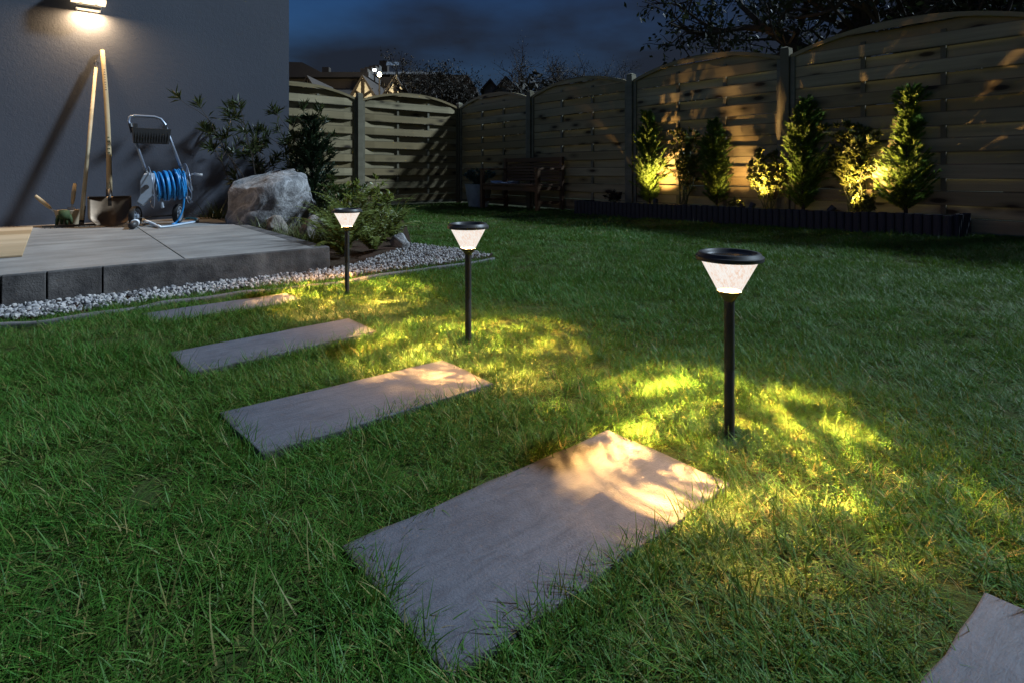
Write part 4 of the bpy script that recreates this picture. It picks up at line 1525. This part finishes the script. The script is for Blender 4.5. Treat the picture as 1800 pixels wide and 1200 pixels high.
q = MB(); q.box((bl / 2, .0, .325), (bl - .058, .03, .07)); obj('apron', q, M_BENCH, bn)
q = MB(); q.box((bl / 2, BD + .0, .745), (bl - .056, .03, .065)); obj('top_rail', q, M_BENCH, bn)
for i in range(6):
    q = MB(); q.box((bl / 2, BD + .0, .45 + .046 * i), (bl - .056, .018, .032)); obj('back_slat', q, M_BENCH, bn)
p = SB(s0 + bl * .30, .42, .391)
fc = thing('folded_cloth', 'pale blue folded cloth lying on the bench seat', 'cloth', p, ANG_A)
vs, fs = [], []
for layer in range(2):
    k0 = len(vs)
    for i in range(11):
        for j in range(5):
            x = -.22 + .44 * i / 10; y = -.11 + .22 * j / 4
            vs.append((x, y, .004 + .010 * layer + .006 * math.sin(i * 1.3 + layer) * (1 - layer * .3) + (.018 if i in (0, 10) and layer else 0)))
    for i in range(10):
        for j in range(4):
            a = k0 + i * 5 + j; fs.append((a, a + 5, a + 6, a + 1))
q = MB(); q.add(vs, fs); o = obj('fabric', q, plain('cloth_blue', (.50, .60, .74), .9, 0, .1, 40, .2), fc, smooth=True)
o.modifiers.new('thickness', 'SOLIDIFY').thickness = .004


def planter(p, label, hid, seed, plant_label, r=.215, h=.37, wide=.30):
    t = thing('planter', label, 'planter', p)
    q = MB(); q.lathe([(r * .70, 0), (r * .72, .01), (r * .92, h * .6), (r, h - .012), (r * 1.03, h - .008), (r * 1.03, h), (r * .94, h), (r * .92, h - .05), (0.001, h - .05)], 36); auto(obj('pot', q, M_ZINC, t))
    leafy_shrub(Vector(p) + Vector((0, 0, h - .05)), .26, wide, 16, plant_label, seed, L_LAV, (.05, .009), 40, name='lavender_plant', cat='plant', spread=.5, bare=.1)


pp = col(841, 8.75); pp.z = .0
planter(pp, 'bluish grey zinc planter with lavender beside the bench', 0, 61, 'bluish lavender growing in the zinc planter left of the bench')
s_, b_ = sb_solve(888, .20), .20
pp = SB(sb_solve(886, .26), .26)

# ------------------------------------------------------------------ gravel and grass
def gn_scatter(name, pts, rots, scl, idx, coll):
    me = bpy.data.meshes.new(name)
    me.vertices.add(len(pts)); me.vertices.foreach_set('co', np.asarray(pts, dtype=np.float32).ravel())
    a = me.attributes.new('rot', 'FLOAT_VECTOR', 'POINT'); a.data.foreach_set('vector', np.asarray(rots, dtype=np.float32).ravel())
    a = me.attributes.new('scl', 'FLOAT', 'POINT'); a.data.foreach_set('value', np.asarray(scl, dtype=np.float32))
    a = me.attributes.new('idx', 'INT', 'POINT'); a.data.foreach_set('value', np.asarray(idx, dtype=np.int32))
    me.update()
    o = bpy.data.objects.new(name, me); COL.objects.link(o)
    g = bpy.data.node_groups.new(name + '_nodes', 'GeometryNodeTree')
    g.interface.new_socket('Geometry', in_out='INPUT', socket_type='NodeSocketGeometry')
    g.interface.new_socket('Geometry', in_out='OUTPUT', socket_type='NodeSocketGeometry')
    gi = g.nodes.new('NodeGroupInput'); go = g.nodes.new('NodeGroupOutput')
    ci = g.nodes.new('GeometryNodeCollectionInfo'); ci.inputs['Collection'].default_value = coll
    ci.inputs['Separate Children'].default_value = True; ci.inputs['Reset Children'].default_value = True
    ip = g.nodes.new('GeometryNodeInstanceOnPoints'); ip.inputs['Pick Instance'].default_value = True

    def attr(nm, typ):
        n = g.nodes.new('GeometryNodeInputNamedAttribute'); n.data_type = typ; n.inputs['Name'].default_value = nm
        return n.outputs[0]
    e2r = g.nodes.new('FunctionNodeEulerToRotation')
    g.links.new(attr('rot', 'FLOAT_VECTOR'), e2r.inputs[0])
    g.links.new(gi.outputs[0], ip.inputs['Points'])
    g.links.new(ci.outputs[0], ip.inputs['Instance'])
    g.links.new(attr('idx', 'INT'), ip.inputs['Instance Index'])
    g.links.new(e2r.outputs[0], ip.inputs['Rotation'])
    g.links.new(attr('scl', 'FLOAT'), ip.inputs['Scale'])
    g.links.new(ip.outputs[0], go.inputs[0])
    md = o.modifiers.new('scatter', 'NODES'); md.node_group = g
    return o


def tuft_mesh(seed, nb, rad, lmin, lmax, width, lean_bias, segs=4):
    rg = np.random.default_rng(seed)
    r = rad * np.sqrt(rg.random(nb)); th = rg.random(nb) * 2 * np.pi
    base = np.stack([r * np.cos(th), r * np.sin(th), np.full(nb, -.004)], 1)
    L = rg.uniform(lmin, lmax, nb)
    az = np.where(rg.random(nb) < .35, rg.normal(0, .8, nb), rg.random(nb) * 2 * np.pi)
    lean = np.clip(np.abs(rg.normal(lean_bias, .40, nb)), .05, 1.4)
    curve = rg.uniform(.1, 1.35, nb)
    twist = rg.normal(0, .6, nb)
    wid = width * rg.uniform(.6, 1.25, nb)
    side = np.stack([-np.sin(az + twist), np.cos(az + twist), np.zeros(nb)], 1)
    cur = base.copy()
    rings = []
    along = []
    wig = rg.normal(0, .25, nb)
    for j in range(segs + 1):
        u = j / segs
        wj = (wid * (1 - u ** 1.8) * .5 + .00012)[:, None]
        rings.append(np.stack([cur - side * wj, cur + side * wj], 1)); along.append(u)
        a = np.minimum(lean + curve * u, 1.75)
        azj = az + wig * u
        cur = cur + np.stack([np.cos(azj) * np.sin(a), np.sin(azj) * np.sin(a), np.cos(a)], 1) * (L / segs)[:, None]
        cur[:, 2] = np.maximum(cur[:, 2], .002)
    V = np.stack(rings, 1)                    # nb, segs+1, 2, 3
    k = (segs + 1) * 2
    bi = (np.arange(nb) * k)[:, None, None]
    j = (np.arange(segs) * 2)[None, :, None]
    q = bi + j + np.array([0, 1, 3, 2])[None, None, :]
    me = np_mesh('tuft', V.reshape(-1, 3), q.ravel(), 4)
    t = np.repeat(rg.random(nb), k).astype(np.float32)
    al = np.tile(np.repeat(np.array(along), 2), nb).astype(np.float32)
    a = me.attributes.new('tint', 'FLOAT', 'POINT'); a.data.foreach_set('value', t)
    a = me.attributes.new('along', 'FLOAT', 'POINT'); a.data.foreach_set('value', al)
    me.materials.append(M_GRASS)
    me.shade_smooth()
    return me


gc = bpy.data.collections.new('grass_tufts')
specs = []
for i in range(8):
    specs.append((100 + i, 75, .050, .026, .070, .0021, 1.05, 6))        # near, fine, matted
for i in range(5):
    specs.append((200 + i, 70, .070, .030, .066, .0034, .85, 4))        # mid
for i in range(4):
    specs.append((300 + i, 80, .11, .030, .058, .0065, 1.0, 3))        # far
for i in range(3):
    specs.append((400 + i, 14, .030, .055, .095, .0022, 1.0, 6))          # long stray blades
for i, sp in enumerate(specs):
    o = bpy.data.objects.new('tuft_%02d' % i, tuft_mesh(*sp)); gc.objects.link(o)


def flow(x, y):
    return 2.2 * np.sin(1.7 * x + 1.1 * np.sin(2.1 * y)) + 1.8 * np.cos(1.3 * y - 1.6 * x + .7) + 1.2 * np.sin(4.7 * x + 3.9 * y)


def scatter_region(ymin, ymax, dens, xm=.5):
    """random points in the seen wedge, with a margin to the sides"""
    w1 = 1.0 * ymax + xm
    n = int(dens * 2 * w1 * (ymax - ymin))
    x = rng.uniform(-w1, w1, n); y = rng.uniform(ymin, ymax, n)
    keep = np.abs(x) < 1.0 * y + xm
    return x[keep], y[keep]


def lawn_mask(x, y, margin=.018):
    s, b = to_sb(x, y)
    ok = (b > .03) & (s > .03)
    ok &= ~((s > s_l - .06) & (s < s_r + .06) & (b < b_f + .06))
    for pl_ in SPOLY:
        ok &= ~inpoly(x, y, grow_poly(pl_, margin))
    ok &= ~inpoly(x, y, [(p.x, p.y) for p in GRAV])
    ok &= ~inpoly(x, y, [(p.x, p.y) for p in BEDPOLY])
    ok &= ~inpoly(x, y, [(p.x, p.y) for p in grow_poly(TER, .02)])
    ok &= ~((s < 5.3) & (b > 4.40)) & ~((s < 2.65) & (b > WB - .05))
    return ok


PT, RT, SC, IX = [], [], [], []


def add_grass(ymin, ymax, dens, kinds, smin, smax, margin=.02):
    x, y = scatter_region(ymin, ymax, dens)
    k = lawn_mask(x, y, margin); x, y = x[k], y[k]
    n = len(x)
    patch = .5 + .5 * np.sin(3.1 * x + 2 * np.sin(2.7 * y)) * np.cos(2.9 * y + 1.3 * np.sin(3.3 * x))
    z = ground(x, y)
    rz = flow(x, y) + rng.normal(0, .7, n)
    PT.append(np.stack([x, y, z], 1)); RT.append(np.stack([rng.normal(0, .07, n), rng.normal(0, .07, n), rz], 1))
    bare = np.clip((np.sin(5.3 * x + 2.2 * np.sin(3.1 * y)) * np.cos(6.1 * y - 1.7 * np.sin(4.1 * x)) - .55) / .3, 0, 1)
    SC.append((1 - .28 * bare) * (smin + (smax - smin) * (.55 * patch + .45 * rng.random(n)))); IX.append(rng.integers(kinds[0], kinds[1], n))


add_grass(.35, 1.7, 800, (0, 8), .62, 1.05, .022)
add_grass(1.7, 3.0, 520, (0, 8), .62, 1.05, .022)
add_grass(2.4, 5.2, 170, (8, 13), .65, 1.05, .05)
add_grass(3.0, 4.0, 140, (0, 8), .65, 1.0, .03)
add_grass(4.2, 10.2, 70, (13, 17), .7, 1.05, .06)
add_grass(.35, 2.2, 90, (17, 20), .55, 1.0, .012)
add_grass(2.2, 4.5, 40, (17, 20), .6, 1.0, .012)
# tufts hanging over the near edges of the stepping stones
for pl_ in SPOLY:
    c_ = Vector((sum(p[0] for p in pl_) / 4, sum(p[1] for p in pl_) / 4))
    for i in range(4):
        a_, b_ = Vector(pl_[i]), Vector(pl_[(i + 1) % 4])
        nn = Vector((b_.y - a_.y, a_.x - b_.x)).normalized()
        if nn.dot((a_ + b_) / 2 - c_) < 0:
            nn = -nn
        near = nn.y < .2
        n = int((b_ - a_).length / (.008 if near else .022))
        t = rng.random(n); d = rng.uniform(.004, .04, n) if near else rng.uniform(.03, .06, n)
        x = a_.x + (b_.x - a_.x) * t + nn.x * d; y = a_.y + (b_.y - a_.y) * t + nn.y * d
        PT.append(np.stack([x, y, ground(x, y)], 1))
        RT.append(np.stack([rng.normal(0, .07, n), rng.normal(0, .07, n), math.atan2(-nn.y, -nn.x) + rng.normal(0, 1.0, n)], 1))
        SC.append(rng.uniform(.55, .95, n) if near else rng.uniform(.5, .7, n)); IX.append(np.where(rng.random(n) < .8, rng.integers(0, 8, n), rng.integers(17, 20, n)))
g = gn_scatter('grass', np.concatenate(PT), np.concatenate(RT), np.concatenate(SC), np.concatenate(IX), gc)
tag(g, 'long matted green grass of the lawn', 'grass', kind='stuff')

# pebbles
pc = bpy.data.collections.new('pebble_kinds')
pm_l = mat_concrete('pebble_white', (.27, .265, .26), (.46, .45, .44), 60, .2, .7)
pm_m = mat_concrete('pebble_grey', (.22, .22, .23), (.36, .36, .37), 60, .2, .7)
pm_d = mat_concrete('pebble_dark', (.06, .06, .065), (.14, .14, .145), 60, .2, .7)
import bmesh as _bm
for i in range(12):
    rs = random.Random(500 + i)
    bm = _bm.new(); _bm.ops.create_icosphere(bm, subdivisions=2, radius=1)
    pls = [(Vector((rs.gauss(0, 1), rs.gauss(0, 1), rs.gauss(0, 1))).normalized(), rs.uniform(.55, .85)) for _ in range(9)]
    for v in bm.verts:
        for n_, d_ in pls:
            k_ = v.co.dot(n_)
            if k_ > d_:
                v.co -= n_ * (k_ - d_)
        v.co = Vector((v.co.x * 1.25, v.co.y * .95, v.co.z * .75))
    me = bpy.data.meshes.new('pebble'); bm.to_mesh(me); bm.free()
    me.materials.append(pm_l if i < 5 else pm_m if i < 9 else pm_d)
    o = bpy.data.objects.new('pebble_%02d' % i, me); pc.objects.link(o)
gx0, gx1 = min(p.x for p in GRAV), max(p.x for p in GRAV); gy0, gy1 = min(p.y for p in GRAV), max(p.y for p in GRAV)
n = 90000
x = rng.uniform(gx0, gx1, n); y = rng.uniform(gy0, gy1, n)
k = inpoly(x, y, [(p.x, p.y) for p in GRAV])
s_a, b_a = to_sb(x, y)
k &= ~((s_a < 5.262) & (b_a > 4.47))
x, y = x[k], y[k]
area = 0.0
nn_ = len(x)
keep = rng.random(nn_) < min(1.0, 24000 / nn_)
x, y = x[keep], y[keep]; n = len(x)
s_a, b_a = to_sb(x, y)
small = np.where(b_a < 4.4, .0050, .0074)
g = gn_scatter('gravel', np.stack([x, y, .012 + rng.random(n) * .012], 1), rng.uniform(-3.1, 3.1, (n, 3)), small * rng.uniform(.55, 1.7, n), rng.integers(0, 12, n), pc)
tag(g, 'white and grey pebbles along the terrace kerb', 'gravel', kind='stuff')

# ------------------------------------------------------------------ beyond the fence
M_ROOF = plain('dark_roof_tiles', (.045, .036, .030), .8, 0, .3, 3, .3)
M_ROOFG = plain('grey_roof_slate', (.10, .095, .092), .75, 0, .3, 2, .3)
M_HWALL = plain('house_plaster', (.13, .11, .09), .85, 0, .2, 3, .1)
M_WHITEW = plain('white_gable_plaster', (.78, .72, .60), .85, 0, .1, 5, .1)
M_TIMB = plain('dark_timber', (.03, .022, .016), .8)
FY = 27.0


def fz(py, Y=FY): return zof(py, Y)
def fx(px, Y=FY): return (px - 900) / F * Y


# half-timbered house with three dormer gables
hh = thing('timber_house', 'dark roofed house with white half timbered gables beyond the fence', 'house', (0, 0, 0))
q = MB(); x0, x1 = fx(500), fx(745); z0 = fz(134); z1 = fz(190)
q.add([(x0, FY + .8, z1), (x1, FY + .8, z1), (x1, FY + 4, z0), (x0, FY + 4, z0), (x0, FY + 7.2, z1), (x1, FY + 7.2, z1)], [(0, 1, 2, 3), (3, 2, 5, 4), (0, 3, 4), (1, 5, 2)])
obj('roof', q, M_ROOF, hh)
q = MB(); q.box(((x0 + x1) / 2, FY + 4, (z1 - .12) / 2 - .05), (x1 - x0 - .4, 5.6, z1 + .1)); obj('wall', q, M_HWALL, hh)
for (ax_, ay, bx0, bx1, by) in ((541, 137, 523, 560, 172), (638, 136, 617, 660, 176), (695, 136, 673, 718, 176)):
    zt_, zb_ = fz(ay), fz(by)
    xa, xb0, xb1 = fx(ax_), fx(bx0), fx(bx1)
    q = MB(); q.add([(xb0, FY, zb_), (xb1, FY, zb_), (xa, FY, zt_), (xb0, FY + .3, zb_), (xb1, FY + .3, zb_), (xa, FY + .3, zt_)], [(0, 1, 2), (5, 4, 3), (0, 3, 4, 1), (1, 4, 5, 2), (2, 5, 3, 0)])
    gb = obj('gable', q, M_WHITEW, hh)
    q = MB(); q.add([(xb0 - .25, FY - .12, zb_ - .12), (xa, FY - .12, zt_ + .10), (xa, FY - .12, zt_), (xb0, FY - .12, zb_), (xb0 - .25, FY + 4, zb_ - .12), (xa, FY + 4, zt_ + .10), (xa, FY + 4, zt_), (xb0, FY + 4, zb_)], [(0, 1, 2, 3), (7, 6, 5, 4), (0, 4, 5, 1), (3, 2, 6, 7), (0, 3, 7, 4)])
    q.add([(xb1 + .25, FY - .12, zb_ - .12), (xa, FY - .12, zt_ + .10), (xa, FY - .12, zt_), (xb1, FY - .12, zb_), (xb1 + .25, FY + 4, zb_ - .12), (xa, FY + 4, zt_ + .10), (xa, FY + 4, zt_), (xb1, FY + 4, zb_)], [(3, 2, 1, 0), (4, 5, 6, 7), (1, 5, 4, 0), (7, 6, 2, 3), (4, 7, 3, 0)])
    obj('gable_roof', q, M_ROOF, gb)
    hgt2 = zt_ - zb_
    for a_, b_, w2 in (((xa, zb_), (xa, zt_ - .1), .09), ((xa, zb_ + .15), (xa + (xb1 - xa) * .62, zb_ + hgt2 * .38), .07), ((xa, zb_ + .15), (xa + (xb0 - xa) * .62, zb_ + hgt2 * .38), .07)):
        q = MB(); q.tube([(a_[0], FY - .03, a_[1]), (b_[0], FY - .03, b_[1])], w2, 4); obj('timber', q, M_TIMB, gb)
# stepped gable house with grey roof
Y2 = 34.0
h2 = thing('stepped_gable_house', 'house with grey slate roof and stepped gable, lit by a lamp', 'house', (0, 0, 0))
q = MB()
x0, x1 = fx(641, Y2), fx(760, Y2); ze, zr = fz(131, Y2), fz(106, Y2)
q.add([(x0, Y2, ze), (x1, Y2, ze), (x1, Y2 + 4, zr), (x0, Y2 + 4, zr), (x0, Y2 + 8, ze), (x1, Y2 + 8, ze)], [(0, 1, 2, 3), (3, 2, 5, 4)]); obj('roof', q, M_ROOFG, h2)
q = MB(); q.box(((x0 + x1) / 2, Y2 + 4, ze / 2 - .1), (x1 - x0, 7.8, ze - .1)); obj('wall', q, M_HWALL, h2)
for i, (px, py) in enumerate(((633, 121), (637, 113), (642, 105), (647, 98))):
    z_ = fz(py, Y2)
    q = MB(); q.box((fx(640, Y2), Y2 + .45 + 1.0 * i, z_ / 2), (.45, .95, z_)); obj('gable_step', q, M_HWALL if i < 3 else M_ROOFG, h2)
q = MB(); q.box((fx(649, Y2), Y2 + 4, fz(101, Y2)), (.55, .55, 1.1)); obj('chimney', q, M_ROOF, h2)
q = MB(); q.box((fx(674, Y2), Y2 + 2.6, fz(113, Y2 + 2.6)), (.8, .08, .35), Matrix.Rotation(R(-40), 3, 'X')); obj('skylight', q, M_GREYP, h2)
# low long house at the left
h3 = thing('low_house', 'low brown house whose roof slopes down beside the wall corner', 'house', (0, 0, 0))
Y3 = 31.0
q = MB(); zz = fz(110, Y3)
q.prism([(fx(440, Y3), fz(127, Y3)), (fx(505, Y3), fz(109, Y3)), (fx(531, Y3), fz(110, Y3)), (fx(564, Y3), fz(127, Y3)), (fx(648, Y3), fz(127, Y3)), (fx(648, Y3), fz(136, Y3)), (fx(440, Y3), fz(136, Y3))], 0, 5, Matrix.Translation((0, Y3 + 5, 0)) @ Matrix.Rotation(R(90), 4, 'X')); obj('roof', q, M_ROOFG, h3)
q = MB(); q.box((fx(545, Y3), Y3 + 2.6, fz(137, Y3) / 2), (fx(640, Y3) - fx(450, Y3), 4.4, fz(137, Y3))); obj('wall', q, M_HWALL, h3)
q = MB(); q.box((fx(553, Y3), Y3 + 2, fz(120, Y3)), (.4, .4, .8)); obj('chimney', q, M_ROOF, h3)
# right hand gabled house and the small white gable
for (nm, lab, pts2, wallc, Y4) in (('gabled_house', 'dark gabled house behind the twiggy tree in the middle', [(742, 131), (822, 132), (838, 156), (838, 190), (742, 190)], M_ROOF, 33.0),
                                  ('cottage', 'small cottage with pale gable between the two bare trees', [(872, 160), (889, 140), (910, 160), (910, 190), (872, 190)], M_HWALL, 42.0),
                                  ('cottage', 'tiny pale gable left of the small cottage', [(851, 156), (862, 144), (871, 156), (871, 185), (851, 185)], M_HWALL, 46.0)):
    t = thing(nm, lab, 'house')
    q = MB(); q.prism([(fx(a_, Y4), fz(b_, Y4)) for a_, b_ in pts2], 0, 6, Matrix.Translation((0, Y4 + 6, 0)) @ Matrix.Rotation(R(90), 4, 'X')); obj('wall', q, wallc, t)
    if nm == 'cottage':
        (a0, b0), (a1, b1), (a2, b2) = [(fx(a_, Y4), fz(b_, Y4)) for a_, b_ in pts2[:3]]
        q = MB()
        for (u0, v0, u1, v1) in ((a0 - .3, b0 - .35, a1, b1), (a1, b1, a2 + .3, b2 - .35)):
            q.add([(u0, Y4 - .3, v0 + .02), (u1, Y4 - .3, v1 + .02), (u1, Y4 + 6.2, v1 + .02), (u0, Y4 + 6.2, v0 + .02), (u0, Y4 - .3, v0 + .25), (u1, Y4 - .3, v1 + .25), (u1, Y4 + 6.2, v1 + .25), (u0, Y4 + 6.2, v0 + .25)],
                  [(3, 2, 1, 0), (4, 5, 6, 7), (0, 1, 5, 4), (1, 2, 6, 5), (2, 3, 7, 6), (3, 0, 4, 7)])
        obj('roof', q, M_ROOF, t)
# lit lamp in front of the houses
sl = thing('street_lamp', 'bright street lamp shining in front of the stepped gable house', 'street lamp', (fx(667, 26.0), 26.0, 0))
zl = fz(132, 26.0)
q = MB(); q.tube([(0, 0, 0), (0, 0, zl - .1)], [.06, .04], 8); obj('pole', q, M_IRON, sl)
q = MB(); q.lathe([(.02, zl - .1), (.08, zl - .05), (.10, zl + .02), (.07, zl + .08), (0.01, zl + .14)], 14); obj('lamp_globe', q, mat_emit('street_bulb', (1, .88, .55), 10), sl, smooth=True)
ld = bpy.data.lights.new('street_light', 'POINT'); ld.energy = 60; ld.color = (1, .82, .5); ld.shadow_soft_size = .15
lo = bpy.data.objects.new('street_light', ld); COL.objects.link(lo); lo.parent = sl; lo.location = (-.1, -1.6, zl - .2)
sl2 = thing('street_lamp', 'smaller pale lamp up left of the bright street lamp', 'street lamp', (fx(658.5, 31.0), 31.0, 0))
zl = fz(124, 31.0)
q = MB(); q.tube([(0, 0, 0), (0, 0, zl - .1)], [.06, .04], 8); obj('pole', q, M_IRON, sl2)
q = MB(); q.lathe([(.02, zl - .05), (.09, zl - .02), (.10, zl + .04), (0.01, zl + .10)], 14); obj('lamp_globe', q, mat_emit('street_bulb_cool', (.85, .95, 1), 6), sl2, smooth=True)


# trees
def tree(name, p, h, spread, label, seed, mat, leaf=(.12, .06), n_leaf=5000, levels=4, trunk_r=.12, trunk_h=.3, first=None, lf_sp=.10):
    rg = np.random.default_rng(seed)
    t = thing(name, label, 'tree', p)
    q = MB(); P = []

    def grow(a, d, L, r, lv):
        n = 4
        pts = [a]
        dd = d.copy()
        for i in range(n):
            dd = (dd + Vector(rg.normal(0, .16, 3)) + Vector((0, 0, .04))).normalized()
            pts.append(pts[-1] + dd * L / n)
        q.tube(pts, [r * (1 - .45 * i / n) for i in range(n + 1)], 5 if lv > 1 else 3, False)
        if lv <= 1:
            P.extend([x.lerp(y, float(rg.random())) for x, y in zip(pts[1:-1], pts[2:])])
        if lv == 0:
            return
        for k in range(int(rg.integers(3, 5))):
            i = int(rg.integers(2, n + 1))
            nd = (dd * .75 + Vector(rg.normal(0, 1, 3)) * Vector((spread, spread, spread * .6)).x).normalized()
            if nd.z < -.2: nd.z *= -.3
            grow(pts[i], nd, L * rg.uniform(.55, .78), r * .55, lv - 1)
    trunk_top = Vector((0, 0, h * trunk_h))
    q.tube([Vector((0, 0, -.3)), trunk_top * .5 + Vector((.03, 0, 0)), trunk_top], [trunk_r * 1.25, trunk_r, trunk_r * .9], 8)
    for d, L in (first or [(Vector((math.cos(a), math.sin(a), 1.3)).normalized(), h * .30) for a in (0.3, 1.7, 3.1, 4.4, 5.6)]):
        grow(trunk_top, Vector(d).normalized(), L, trunk_r * .6, levels)
    obj('trunk', q, M_BARK, t)
    P = np.array([tuple(x) for x in P])
    ii = rg.integers(0, len(P), n_leaf)
    pos = P[ii] + rg.normal(0, lf_sp, (n_leaf, 3))
    me = leaf_mesh('crown', pos, rg.normal(0, 1, (n_leaf, 3)) - np.array([0, 0, .4]), leaf[0] * rg.uniform(.6, 1.2, n_leaf), leaf[1] * rg.uniform(.7, 1.1, n_leaf), .1, .1, rg)
    link('crown', me, mat, t)['kind'] = 'stuff'
    return t


tree('bare_tree', (fx(762, 23), 23, 0), zof(88, 23) * 1.10, .95, 'twiggy tree with thin leaves in front of the stepped gable house', 71, L_FAR, (.13, .06), 4200, 4, .16, .30, lf_sp=.2)
tree('bare_tree', (fx(970, 30), 30, 0), zof(84, 30) * 1.12, 1.0, 'wide twiggy tree against the sky right of the small cottage', 72, L_FAR, (.10, .045), 4500, 4, .2, .28, lf_sp=.2)
tree('bare_tree', (fx(1066, 33), 33, 0), zof(98, 33) * 1.05, 1.0, 'smaller twiggy tree right of the wide one', 73, L_FAR, (.10, .045), 2600, 4, .15, .3, lf_sp=.2)
# leafy tree overhanging the right hand fence
first = [((-1.0, -.1, .30), 2.0), ((-.75, .2, .75), 1.9), ((-.35, -.2, 1.2), 1.7), ((.3, .3, 1.3), 1.8), ((.8, -.2, .8), 2.0), ((1.0, .2, .35), 2.1), ((.2, -.8, .7), 1.5)]
tree('overhanging_tree', (col(1520, 9.2).x, 9.2, 0), 6.0, .8, 'dark leafy tree hanging over the fence at upper right', 74, L_TREE, (.13, .065), 9000, 4, .17, .33, first, .11)
tree('overhanging_tree', (col(1790, 9.6).x, 9.6, 0), 6.4, .8, 'second dark leafy tree at the upper right corner', 75, L_TREE, (.13, .065), 8000, 4, .18, .30, None, .13)
# dark hedge mass behind the fence corner
rgh = np.random.default_rng(9)
n = 9000
X = rgh.uniform(fx(700, 24), fx(1250, 24), n); Z = rgh.random(n) ** .8
top_ = zof(158, 24) + .5 * np.sin(X * .9) + .3 * np.sin(X * 2.3)
pos = np.stack([X, 24 + rgh.normal(0, .6, n), Z * top_], 1)
me = leaf_mesh('hedge', pos, rgh.normal(0, 1, (n, 3)), .3, .16, .1, .1, rgh)
o = link('hedge', me, L_FAR)
tag(o, 'dark hedge mass behind the fence in the distance', 'hedge', kind='stuff')
